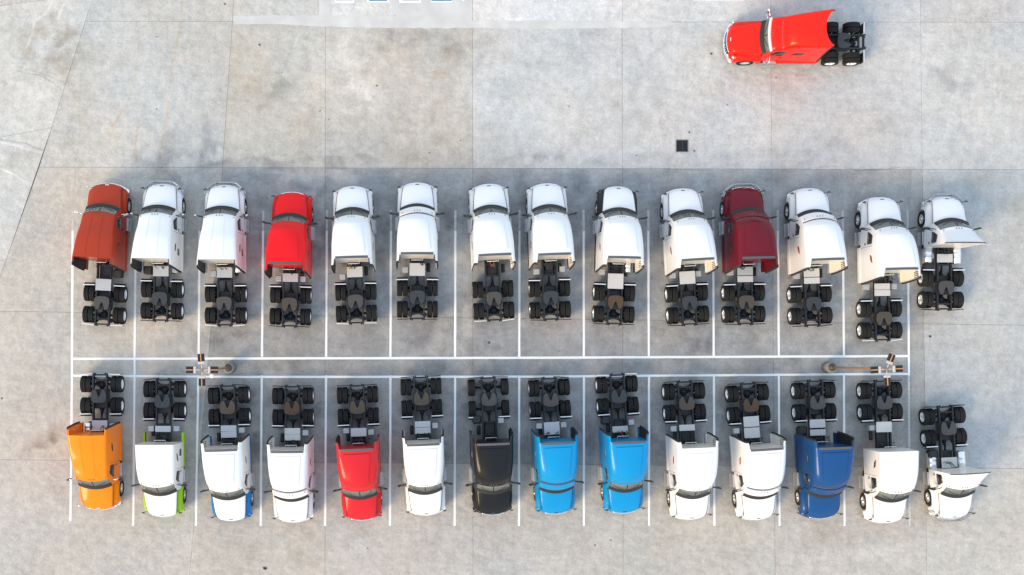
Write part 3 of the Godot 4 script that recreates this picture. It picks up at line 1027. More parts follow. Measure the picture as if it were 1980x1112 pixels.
	for h in sp.get("hoses", 3):
		var pts := []
		var x0 := rng.randf_range(-0.5, 0.5)
		var x1 := x0 + rng.randf_range(-0.35, 0.35)
		var y0 := rng.randf_range(1.6, 2.1)
		for i in 13:
			var u := i / 12.0
			pts.append(Vector3(lerpf(x0, x1, u) + 0.05 * sin(u * 14.0 + h), lerpf(y0, 1.22, u) - 0.3 * sin(u * PI), e + 0.05 + 0.32 * sin(u * PI * 0.6) + 0.05 * cos(u * 14.0)))
		var st := begin()
		tube(st, pts, 0.017, 5)
		part(t, "air_hose", done(st), M[cols[h % 3]])
	var grab := begin()
	if sp.get("grab", true) and e > 3.5:
		tube(grab, [Vector3(-0.35, 1.9, e), Vector3(-0.33, 1.95, e + 0.16), Vector3(0.33, 1.95, e + 0.16), Vector3(0.35, 1.9, e)], 0.02, 6)
		part(t, "hose_rail", done(grab), M.strip)

# ---------------------------------------------------------------- ground
const TEX0 := Vector2(-160, -160)
const TEXS := Vector2(2300, 1432)

# stains: centre x, y, half sizes, colour factor r g b, strength, boxiness (0 round, 1 box)
const STAINS := [
	[120, 100, 62, 55, 0.62, 0.56, 0.50, 0.9, 0], [85, 70, 50, 40, 0.80, 0.70, 0.62, 0.7, 0], [30, 40, 80, 45, 0.84, 0.83, 0.80, 0.8, 0], [60, 180, 80, 60, 1.12, 1.12, 1.13, 0.8, 0], [30, 300, 70, 35, 0.80, 0.78, 0.74, 0.8, 0],
	[370, 295, 95, 45, 0.55, 0.58, 0.62, 1.0, 0], [405, 260, 45, 60, 0.66, 0.68, 0.72, 0.7, 0], [290, 310, 60, 24, 0.66, 0.68, 0.70, 0.8, 0], [170, 110, 40, 70, 0.88, 0.87, 0.84, 0.6, 0], [150, 230, 45, 90, 0.90, 0.85, 0.78, 0.6, 0], [230, 260, 70, 50, 1.06, 1.03, 0.97, 0.6, 0], [425, 130, 12, 60, 0.78, 0.78, 0.82, 0.7, 0], [220, 120, 50, 40, 0.93, 0.90, 0.86, 0.6, 0],
	[545, 150, 45, 55, 0.70, 0.70, 0.71, 0.9, 0], [510, 175, 55, 30, 0.78, 0.77, 0.76, 0.7, 0], [480, 150, 60, 80, 0.94, 0.90, 0.83, 0.6, 0], [680, 150, 70, 60, 1.22, 1.23, 1.26, 0.9, 0], [640, 90, 80, 45, 1.14, 1.14, 1.14, 0.8, 0], [720, 185, 60, 40, 1.15, 1.15, 1.17, 0.8, 0], [600, 175, 30, 35, 1.12, 1.12, 1.13, 0.7, 0],
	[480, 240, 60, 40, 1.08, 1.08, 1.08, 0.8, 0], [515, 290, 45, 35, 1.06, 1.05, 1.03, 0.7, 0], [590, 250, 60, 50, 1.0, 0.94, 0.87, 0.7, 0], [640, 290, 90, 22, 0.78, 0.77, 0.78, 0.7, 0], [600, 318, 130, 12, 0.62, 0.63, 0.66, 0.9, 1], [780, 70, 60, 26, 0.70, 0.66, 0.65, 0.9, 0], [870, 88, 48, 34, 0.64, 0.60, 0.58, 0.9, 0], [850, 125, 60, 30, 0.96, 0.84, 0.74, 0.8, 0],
	[735, 100, 26, 14, 0.68, 0.66, 0.66, 0.8, 0], [790, 110, 45, 25, 0.94, 0.88, 0.83, 0.6, 0], [840, 200, 70, 80, 0.86, 0.83, 0.80, 0.7, 0], [800, 290, 70, 50, 0.80, 0.78, 0.76, 0.8, 0], [880, 300, 50, 40, 0.86, 0.83, 0.81, 0.7, 0], [905, 175, 26, 50, 1.14, 1.14, 1.16, 0.8, 0],
	[940, 85, 50, 40, 0.78, 0.78, 0.79, 0.8, 0], [1000, 140, 55, 45, 0.80, 0.81, 0.80, 0.8, 0], [1110, 95, 70, 40, 0.83, 0.82, 0.82, 0.7, 0], [1060, 150, 40, 20, 1.05, 1.05, 1.05, 0.6, 0], [980, 220, 70, 50, 1.10, 1.11, 1.13, 0.8, 0], [1110, 225, 60, 40, 1.07, 1.07, 1.08, 0.7, 0], [1190, 190, 36, 50, 0.84, 0.83, 0.82, 0.8, 0], [1255, 165, 30, 90, 0.86, 0.85, 0.85, 0.8, 1], [1350, 95, 70, 60, 0.98, 0.94, 0.88, 0.8, 0],
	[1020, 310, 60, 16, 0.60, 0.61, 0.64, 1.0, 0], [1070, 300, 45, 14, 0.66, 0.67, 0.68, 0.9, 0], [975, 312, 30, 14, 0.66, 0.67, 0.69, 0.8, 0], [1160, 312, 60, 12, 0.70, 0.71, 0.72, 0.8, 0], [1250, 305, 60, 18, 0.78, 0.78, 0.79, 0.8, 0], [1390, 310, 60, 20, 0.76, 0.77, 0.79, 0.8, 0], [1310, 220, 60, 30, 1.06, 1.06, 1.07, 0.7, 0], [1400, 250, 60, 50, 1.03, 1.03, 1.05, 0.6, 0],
	[1420, 165, 70, 25, 0.96, 0.91, 0.87, 0.7, 0], [1560, 150, 90, 40, 0.86, 0.84, 0.81, 0.7, 0], [1530, 312, 70, 26, 0.70, 0.70, 0.72, 0.9, 0], [1600, 290, 70, 30, 0.83, 0.83, 0.84, 0.7, 0], [1730, 240, 45, 40, 0.80, 0.81, 0.82, 0.7, 0], [1830, 165, 50, 30, 0.70, 0.70, 0.72, 0.9, 0], [1850, 140, 40, 30, 0.82, 0.81, 0.81, 0.7, 0], [1680, 290, 60, 40, 1.04, 1.04, 1.06, 0.6, 0], [1900, 250, 90, 60, 1.04, 1.04, 1.05, 0.6, 0], [1880, 40, 90, 40, 0.93, 0.92, 0.91, 0.6, 0], [1620, 20, 90, 30, 0.84, 0.83, 0.83, 0.7, 0], [1300, 20, 60, 30, 1.04, 1.04, 1.04, 0.5, 0],
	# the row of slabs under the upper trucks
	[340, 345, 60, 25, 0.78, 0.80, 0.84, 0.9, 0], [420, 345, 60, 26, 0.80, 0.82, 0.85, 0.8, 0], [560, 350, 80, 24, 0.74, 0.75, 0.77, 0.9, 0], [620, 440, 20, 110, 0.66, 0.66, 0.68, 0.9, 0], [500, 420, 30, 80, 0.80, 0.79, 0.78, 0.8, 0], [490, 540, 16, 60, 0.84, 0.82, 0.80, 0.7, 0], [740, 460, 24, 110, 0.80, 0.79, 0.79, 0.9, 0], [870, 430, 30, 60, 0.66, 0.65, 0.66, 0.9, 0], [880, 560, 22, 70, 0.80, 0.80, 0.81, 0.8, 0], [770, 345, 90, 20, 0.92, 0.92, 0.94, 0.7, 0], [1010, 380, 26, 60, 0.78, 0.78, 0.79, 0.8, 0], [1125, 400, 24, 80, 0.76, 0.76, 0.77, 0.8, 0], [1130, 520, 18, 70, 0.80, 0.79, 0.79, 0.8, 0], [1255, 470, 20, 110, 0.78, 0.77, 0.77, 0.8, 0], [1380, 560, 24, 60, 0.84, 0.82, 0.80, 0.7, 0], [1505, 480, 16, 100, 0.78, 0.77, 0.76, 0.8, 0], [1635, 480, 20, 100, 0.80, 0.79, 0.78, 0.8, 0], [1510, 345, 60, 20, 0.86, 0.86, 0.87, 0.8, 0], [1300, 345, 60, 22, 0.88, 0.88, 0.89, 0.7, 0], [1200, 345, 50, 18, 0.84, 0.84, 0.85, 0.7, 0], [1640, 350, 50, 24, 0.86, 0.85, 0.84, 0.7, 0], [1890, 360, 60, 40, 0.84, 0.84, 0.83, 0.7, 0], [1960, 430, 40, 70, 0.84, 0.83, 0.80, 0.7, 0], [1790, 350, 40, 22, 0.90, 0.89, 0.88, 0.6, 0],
	# between the rows
	[440, 660, 60, 30, 0.66, 0.66, 0.68, 0.9, 0], [560, 655, 55, 34, 0.82, 0.82, 0.82, 0.8, 0], [600, 640, 30, 30, 0.94, 0.92, 0.88, 0.6, 0], [812, 660, 52, 32, 0.70, 0.70, 0.73, 1.0, 0], [850, 640, 36, 40, 0.80, 0.80, 0.82, 0.8, 0], [955, 655, 40, 30, 0.72, 0.72, 0.74, 0.9, 0], [945, 615, 14, 60, 0.80, 0.80, 0.81, 0.7, 0], [690, 660, 50, 26, 1.02, 1.0, 0.97, 0.6, 0], [900, 620, 12, 30, 1.14, 1.12, 1.08, 0.8, 1], [530, 640, 12, 8, 1.18, 1.14, 1.05, 0.8, 0], [590, 640, 10, 10, 1.12, 1.10, 1.04, 0.8, 0], [1060, 650, 50, 36, 1.06, 1.04, 1.02, 0.7, 0], [1190, 660, 50, 30, 1.08, 1.06, 1.03, 0.7, 0], [1340, 660, 36, 34, 0.72, 0.72, 0.74, 0.9, 0], [1370, 645, 24, 40, 0.68, 0.68, 0.71, 0.8, 0], [1440, 650, 36, 24, 0.80, 0.79, 0.77, 0.8, 0], [1475, 640, 26, 36, 1.10, 1.06, 0.98, 0.7, 0], [1560, 660, 60, 28, 0.84, 0.83, 0.82, 0.8, 0], [1700, 680, 40, 20, 0.82, 0.81, 0.80, 0.7, 0], [1300, 640, 36, 20, 1.08, 1.05, 1.0, 0.7, 0],
	[560, 705, 120, 14, 0.84, 0.83, 0.83, 0.8, 1], [760, 710, 60, 12, 0.98, 0.94, 0.88, 0.6, 0], [880, 708, 90, 14, 0.84, 0.84, 0.84, 0.8, 1], [1160, 708, 140, 14, 0.90, 0.89, 0.89, 0.7, 1], [1360, 708, 60, 14, 0.80, 0.80, 0.80, 0.7, 1], [1480, 708, 60, 14, 0.86, 0.85, 0.85, 0.7, 1], [430, 708, 26, 20, 0.90, 0.88, 0.82, 0.7, 1],
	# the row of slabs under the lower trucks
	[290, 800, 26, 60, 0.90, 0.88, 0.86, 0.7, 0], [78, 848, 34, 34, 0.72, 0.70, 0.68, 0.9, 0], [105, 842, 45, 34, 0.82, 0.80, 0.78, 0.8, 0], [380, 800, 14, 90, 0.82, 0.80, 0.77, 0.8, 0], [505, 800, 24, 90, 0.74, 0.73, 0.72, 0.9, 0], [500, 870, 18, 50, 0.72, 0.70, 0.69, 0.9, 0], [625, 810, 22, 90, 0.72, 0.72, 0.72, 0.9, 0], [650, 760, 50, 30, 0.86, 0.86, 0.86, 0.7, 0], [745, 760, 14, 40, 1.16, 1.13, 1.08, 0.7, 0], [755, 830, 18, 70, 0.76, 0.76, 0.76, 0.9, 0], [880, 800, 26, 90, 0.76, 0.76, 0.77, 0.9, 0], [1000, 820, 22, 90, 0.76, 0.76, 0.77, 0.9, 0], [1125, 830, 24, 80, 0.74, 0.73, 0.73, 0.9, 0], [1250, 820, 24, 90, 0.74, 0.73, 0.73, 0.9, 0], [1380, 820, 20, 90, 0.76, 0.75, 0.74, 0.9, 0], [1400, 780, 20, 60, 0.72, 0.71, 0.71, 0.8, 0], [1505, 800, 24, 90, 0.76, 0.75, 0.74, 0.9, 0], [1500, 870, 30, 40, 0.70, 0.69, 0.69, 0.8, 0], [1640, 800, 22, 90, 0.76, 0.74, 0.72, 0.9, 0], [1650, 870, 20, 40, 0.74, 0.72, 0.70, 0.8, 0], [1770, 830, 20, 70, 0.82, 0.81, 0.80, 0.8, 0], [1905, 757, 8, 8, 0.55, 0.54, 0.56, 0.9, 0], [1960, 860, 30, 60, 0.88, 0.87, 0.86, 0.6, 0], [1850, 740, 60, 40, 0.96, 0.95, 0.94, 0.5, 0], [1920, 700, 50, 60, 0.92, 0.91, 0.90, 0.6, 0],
	# below the trucks
	[440, 920, 40, 60, 0.92, 0.89, 0.85, 0.6, 0], [570, 1030, 70, 20, 0.86, 0.84, 0.81, 0.7, 0], [490, 1065, 80, 26, 0.86, 0.84, 0.81, 0.8, 0], [580, 1075, 40, 24, 0.80, 0.79, 0.77, 0.8, 0], [690, 1040, 40, 24, 0.82, 0.81, 0.79, 0.8, 0], [700, 1085, 24, 16, 0.84, 0.84, 0.83, 0.7, 0], [880, 1060, 30, 50, 0.94, 0.91, 0.88, 0.6, 0], [800, 1080, 60, 30, 0.92, 0.92, 0.91, 0.6, 0], [1010, 1030, 50, 40, 0.90, 0.88, 0.86, 0.6, 0], [1160, 1010, 40, 50, 0.88, 0.85, 0.82, 0.7, 0], [1240, 1042, 24, 8, 0.78, 0.76, 0.74, 0.8, 0], [1300, 1050, 50, 30, 0.88, 0.87, 0.85, 0.7, 0], [1420, 1040, 40, 20, 0.84, 0.84, 0.83, 0.8, 0], [1440, 1075, 50, 20, 0.82, 0.82, 0.82, 0.8, 0], [1560, 1050, 70, 34, 0.84, 0.83, 0.82, 0.9, 0], [1610, 1045, 60, 30, 0.80, 0.77, 0.74, 0.8, 0], [1530, 1080, 30, 24, 0.74, 0.74, 0.75, 0.8, 0], [1730, 1038, 50, 14, 0.76, 0.74, 0.71, 0.9, 0], [1700, 1040, 20, 12, 0.72, 0.68, 0.64, 0.8, 0], [1705, 1070, 55, 34, 1.12, 1.12, 1.12, 0.8, 1], [1660, 1095, 30, 20, 0.80, 0.77, 0.73, 0.7, 0], [1800, 1000, 60, 40, 0.90, 0.88, 0.86, 0.6, 0], [1920, 1030, 70, 50, 0.90, 0.89, 0.88, 0.6, 0], [1440, 1095, 40, 20, 1.08, 1.08, 1.07, 0.7, 0], [250, 1000, 40, 30, 0.94, 0.91, 0.88, 0.5, 0], [40, 1000, 60, 80, 0.98, 0.96, 0.93, 0.5, 0], [150, 1060, 60, 40, 1.04, 1.03, 1.02, 0.5, 0],
]

# thin marks: hairline cracks, pale drag lines, rusty runs. points, half width, r g b factor, strength
const MARKS := [
	[[[97, 0], [88, 25], [68, 42], [60, 65], [48, 92]], 2.6, 1.2, 1.19, 1.17, 0.45], [[[124, 8], [112, 40]], 3.0, 1.2, 1.19, 1.17, 0.6], [[[28, 128], [70, 142], [126, 160]], 0.9, 0.6, 0.6, 0.6, 0.8], [[[30, 138], [80, 150], [118, 177]], 1.2, 0.62, 0.62, 0.63, 0.8], [[[0, 268], [45, 272], [84, 289]], 1.6, 0.62, 0.62, 0.64, 0.8], [[[0, 275], [40, 280], [80, 293]], 2.0, 1.2, 1.2, 1.22, 0.7], [[[0, 330], [30, 337], [60, 358]], 2.4, 1.25, 1.24, 1.22, 0.7], [[[0, 8], [60, 0]], 0.8, 0.6, 0.62, 0.64, 0.8],
	[[[350, 0], [344, 60], [337, 110], [333, 160], [325, 210], [318, 260], [312, 310]], 3.0, 0.98, 0.88, 0.76, 0.4], [[[268, 60], [268, 90], [258, 150], [245, 190], [228, 220], [205, 250]], 3.4, 0.97, 0.88, 0.78, 0.35], [[[262, 235], [263, 280], [265, 312]], 3.2, 0.98, 0.86, 0.72, 0.4], [[[130, 172], [230, 184], [330, 192], [435, 202]], 0.9, 0.84, 0.80, 0.76, 0.6], [[[162, 42], [157, 150], [147, 305], [139, 470], [126, 610], [116, 690], [98, 890], [82, 1112]], 0.8, 0.72, 0.71, 0.71, 0.7],
	[[[40, 415], [85, 425], [140, 422]], 1.0, 0.86, 0.80, 0.74, 0.6], [[[20, 500], [80, 512], [130, 517]], 1.6, 1.04, 0.96, 0.86, 0.6], [[[60, 690], [140, 710]], 1.5, 1.04, 0.95, 0.85, 0.5],
	[[[393, 700], [388, 760], [384, 830], [378, 920]], 1.0, 0.55, 0.54, 0.54, 0.8], [[[374, 1000], [370, 1040], [366, 1112]], 1.4, 1.22, 1.21, 1.2, 0.7], [[[392, 1010], [410, 1005], [425, 1020]], 0.8, 1.2, 1.19, 1.17, 0.6], [[[385, 1080], [388, 1060], [398, 1040]], 0.9, 1.18, 1.17, 1.15, 0.6],
	[[[1345, 1080], [1370, 1060], [1400, 1050]], 1.6, 1.12, 1.11, 1.1, 0.6], [[[985, 1110], [968, 1070]], 1.4, 0.86, 0.85, 0.85, 0.5], [[[1080, 1015], [1075, 1050], [1066, 1090]], 1.2, 1.1, 1.08, 1.05, 0.5], [[[740, 100], [775, 112]], 2.0, 1.2, 1.15, 1.1, 0.6],
	[[[1276, 690], [1278, 715], [1274, 745]], 1.0, 0.72, 0.72, 0.73, 0.7], [[[1780, 327], [1700, 326], [1560, 327]], 1.4, 0.6, 0.58, 0.55, 0.6], [[[1400, 326], [1290, 326], [1190, 326]], 1.0, 0.62, 0.6, 0.58, 0.7], [[[700, 752], [640, 800]], 0.8, 1.12, 1.1, 1.06, 0.4],
	[[[1790, 355], [1800, 348], [1795, 335]], 1.6, 0.8, 0.8, 0.8, 0.6], [[[1660, 800], [1690, 812]], 1.2, 1.12, 1.11, 1.08, 0.5], [[[1515, 770], [1560, 790]], 1.2, 0.84, 0.84, 0.84, 0.5], [[[90, 360], [97, 300]], 1.2, 1.1, 1.1, 1.08, 0.4],
]

const SPECKS := [[501, 86, 2.2], [728, 165, 1.8], [618, 214, 1.3], [635, 230, 1.2], [830, 295, 1.4], [890, 271, 1.2], [302, 70, 1.2], [434, 7, 2.0], [302, 210, 1.3], [1375, 103, 2.4], [1406, 202, 1.4], [1100, 205, 1.2], [1080, 678, 1.0], [1798, 650, 2.6], [1500, 149, 1.4], [1180, 1044, 1.4], [1150, 1054, 1.6], [945, 662, 2.4], [1230, 300, 1.2], [1332, 255, 1.8], [1342, 291, 1.8], [544, 140, 1.0], [3, 770, 2.0], [710, 1060, 1.2]]

func noise_bytes(w: int, h: int, freq: float, seed_: int, fw: int, fh: int, oct := 3, kind := FastNoiseLite.TYPE_SIMPLEX_SMOOTH) -> PackedByteArray:
	var n := FastNoiseLite.new()
	n.seed = seed_
	n.frequency = freq
	n.noise_type = kind
	n.fractal_octaves = oct
	var im := n.get_image(fw, fh, false, false, false)   # raw noise, -1..1 as 0..255
	if fw != w or fh != h:
		im.resize(w, h, Image.INTERPOLATE_CUBIC)
	im.convert(Image.FORMAT_L8)
	return im.get_data()

func concrete_texture() -> ImageTexture:
	var w := 1792
	var h := 1116
	var lw := 896
	var lh := 558
	var low := PackedFloat32Array()
	low.resize(lw * lh * 3)
	low.fill(1.0)
	var wx := noise_bytes(lw, lh, 0.0175, 21, lw, lh, 5)
	var wy := noise_bytes(lw, lh, 0.0175, 22, lw, lh, 5)
	var wn := noise_bytes(lw, lh, 0.045, 23, lw, lh, 5)
	var step := TEXS / Vector2(lw, lh)
	for s in STAINS:
		var x0 := clampi(int((s[0] - s[2] * 1.4 - 40 - TEX0.x) / step.x), 0, lw - 1)
		var x1 := clampi(int((s[0] + s[2] * 1.4 + 40 - TEX0.x) / step.x), 0, lw - 1)
		var y0 := clampi(int((s[1] - s[3] * 1.4 - 40 - TEX0.y) / step.y), 0, lh - 1)
		var y1 := clampi(int((s[1] + s[3] * 1.4 + 40 - TEX0.y) / step.y), 0, lh - 1)
		var soft: float = minf(s[2], s[3])
		var amp: float = minf(44.0, soft * 1.3)
		for y in range(y0, y1 + 1):
			for x in range(x0, x1 + 1):
				var i := y * lw + x
				var u: float = absf(TEX0.x + (x + 0.5) * step.x + (wx[i] / 127.5 - 1.0) * amp - s[0]) / s[2]
				var v: float = absf(TEX0.y + (y + 0.5) * step.y + (wy[i] / 127.5 - 1.0) * amp - s[1]) / s[3]
				var dd: float = maxf(u, v) if s[8] == 1 else sqrt(u * u + v * v)
				if dd >= 1.25:
					continue
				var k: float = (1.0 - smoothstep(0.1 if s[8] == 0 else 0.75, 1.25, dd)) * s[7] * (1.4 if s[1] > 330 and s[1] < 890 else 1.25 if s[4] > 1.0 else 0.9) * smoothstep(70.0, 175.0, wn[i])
				low[i * 3] *= lerpf(1.0, s[4], k)
				low[i * 3 + 1] *= lerpf(1.0, s[5], k)
				low[i * 3 + 2] *= lerpf(1.0, s[6], k)
	# grime and rubber worn into the parking bays, in ragged patches
	var gr := noise_bytes(lw, lh, 0.03, 24, lw, lh, 5)
	for y in range(int((330 - TEX0.y) / step.y), int((893 - TEX0.y) / step.y)):
		for x in range(int((300 - TEX0.x) / step.x), int((1765 - TEX0.x) / step.x)):
			var i := y * lw + x
			var k := 1.0 - 0.14 * smoothstep(112.0, 170.0, gr[i]) * (0.5 + wn[i] / 255.0)
			k += 0.13 * smoothstep(150.0, 190.0, wn[i])
			low[i * 3] *= k
			low[i * 3 + 1] *= k
			low[i * 3 + 2] *= k + 0.01
	var im := Image.create_from_data(lw, lh, false, Image.FORMAT_RGBF, low.to_byte_array())
	im.resize(w, h, Image.INTERPOLATE_CUBIC)
	var f := im.get_data().to_float32_array()
	# marks at full resolution
	var sx := TEXS.x / w
	for m in MARKS:
		var p: Array = m[0]
		for i in p.size() - 1:
			var a := (Vector2(p[i][0], p[i][1]) - TEX0) / sx
			var b := (Vector2(p[i + 1][0], p[i + 1][1]) - TEX0) / sx
			var n := int(a.distance_to(b) * 1.5) + 1
			var r: float = maxf(0.6, m[1] / sx)
			for q in n:
				var c := a.lerp(b, float(q) / n)
				var wob: float = (wx[clampi(int(c.y / 2.0), 0, lh - 1) * lw + clampi(int(c.x / 2.0), 0, lw - 1)] / 127.5 - 1.0) * 7.0
				var fade: float = clampf(wn[clampi(int(c.y / 2.0), 0, lh - 1) * lw + clampi(int(c.x / 2.0), 0, lw - 1)] / 128.0, 0.2, 1.2)
				c += (b - a).orthogonal().normalized() * wob
				for yy in range(int(c.y - r), int(c.y + r) + 2):
					for xx in range(int(c.x - r), int(c.x + r) + 2):
						if xx < 0 or yy < 0 or xx >= w or yy >= h:
							continue
						var k: float = clampf(r + 0.5 - Vector2(xx, yy).distance_to(c), 0, 1) * m[5] * fade * 0.26
						var j := (yy * w + xx) * 3
						f[j] *= lerpf(1, m[2], k)
						f[j + 1] *= lerpf(1, m[3], k)
						f[j + 2] *= lerpf(1, m[4], k)
	for s in SPECKS:
		var c := (Vector2(s[0], s[1]) - TEX0) / sx
		var r: float = s[2] / sx
		for yy in range(int(c.y - r), int(c.y + r) + 2):
			for xx in range(int(c.x - r), int(c.x + r) + 2):
				var k: float = clampf(r + 0.5 - Vector2(xx, yy * 1.0).distance_to(c), 0, 1) * 0.8
				var j := (yy * w + xx) * 3
				for q in 3:
					f[j + q] *= 1.0 - k
	var n1 := noise_bytes(w, h, 0.35, 31, w, h, 2)
	var n2 := noise_bytes(w, h, 0.045, 32, w, h, 5)
	var n3 := noise_bytes(w, h, 0.02, 33, w / 3, h / 3, 5)
	var n4 := noise_bytes(w, h, 0.12, 34, w, h / 12, 3)
	var n5 := noise_bytes(w, h, 0.12, 35, w / 12, h, 3)
	var n7 := noise_bytes(w, h, 0.16, 37, w, h, 3)
	var n6 := noise_bytes(w, h, 0.011, 36, w / 2, h / 2, 3)
	var lut := PackedByteArray()
	lut.resize(1025)
	for i in 1025:
		lut[i] = clampi(roundi(Color(i / 1024.0, 0, 0).linear_to_srgb().r * 255.0), 0, 255)
	var out := PackedByteArray()
	out.resize(w * h * 3)
	for i in w * h:
		var b2 := n2[i] / 127.5 - 1.0
		var b3 := n3[i] / 127.5 - 1.0
		var g := (1.0 + (n1[i] / 127.5 - 1.0) * 0.16 + (n7[i] / 127.5 - 1.0) * 0.10 + b2 * 0.15 + b3 * 0.11 + (n4[i] + n5[i] - 255.0) * 0.00034) * 0.68
		var warm := (n6[i] / 127.5 - 1.0) * 0.05
		var j := i * 3
		out[j] = lut[clampi(int(f[j] * g * (1.0 + warm) * 1024.0), 0, 1024)]
		out[j + 1] = lut[clampi(int(f[j + 1] * g * 1024.0), 0, 1024)]
		out[j + 2] = lut[clampi(int(f[j + 2] * g * (1.0 - warm) * 1024.0), 0, 1024)]
	return ImageTexture.create_from_image(Image.create_from_data(w, h, false, Image.FORMAT_RGB8, out))

# joints of the slabs, as picture points
func line_y(l: Array, x: float) -> float:
	return l[0] + (l[1] - l[0]) * x / 1980.0

func line_x(l: Array, y: float) -> float:
	for i in l.size() - 1:
		if y <= l[i + 1][1] or i == l.size() - 2:
			return l[i][0] + (l[i + 1][0] - l[i][0]) * (y - l[i][1]) / (l[i + 1][1] - l[i][1])
	return 0.0

func slab(parent: Node, poly: Array, tone: Color, hole := []) -> void:
	var pts := PackedVector2Array()
	for p in poly:
		pts.append((Vector2(p[0], p[1]) - FOOT) / S)
	if Geometry2D.is_polygon_clockwise(pts):
		pts.reverse()
	var shrunk: Array = Geometry2D.offset_polygon(pts, -0.007, Geometry2D.JOIN_MITER)
	if shrunk.is_empty():
		return
	pts = shrunk[0]
	var pieces := [pts]
	if hole:
		pieces = []
		var hr := Rect2((Vector2(hole[0], hole[1]) - FOOT) / S, Vector2(hole[2], hole[3]) / S)
		var big := 100.0
		for r in [Rect2(hr.position.x - big, hr.position.y - big, big, big * 2), Rect2(hr.end.x, hr.position.y - big, big, big * 2), Rect2(hr.position.x, hr.position.y - big, hr.size.x, big), Rect2(hr.position.x, hr.end.y, hr.size.x, big)]:
			var rp := PackedVector2Array([r.position, Vector2(r.end.x, r.position.y), r.end, Vector2(r.position.x, r.end.y)])
			pieces += Geometry2D.intersect_polygons(pts, rp)
	var st := begin(true)
	st.set_color(tone)
	for pc in pieces:
		var ids := Geometry2D.triangulate_polygon(pc)
		for i in range(0, ids.size(), 3):
			var t := [pc[ids[i]], pc[ids[i + 1]], pc[ids[i + 2]]]
			if (t[1] - t[0]).cross(t[2] - t[0]) < 0:
				t.reverse()
			for p in t:
				st.set_uv((p * S + FOOT - TEX0) / TEXS)
				st.add_vertex(Vector3(p.x, 0, p.y))
		for i in pc.size():
			var a: Vector2 = pc[i]
			var b: Vector2 = pc[(i + 1) % pc.size()]
			for v in [[a, 0.0], [b, -0.12], [b, 0.0], [a, 0.0], [a, -0.12], [b, -0.12]]:
				st.set_uv((v[0] * S + FOOT - TEX0) / TEXS)
				st.add_vertex(Vector3(v[0].x, v[1], v[0].y))
	part(parent, "concrete_slab", done(st), M.concrete)

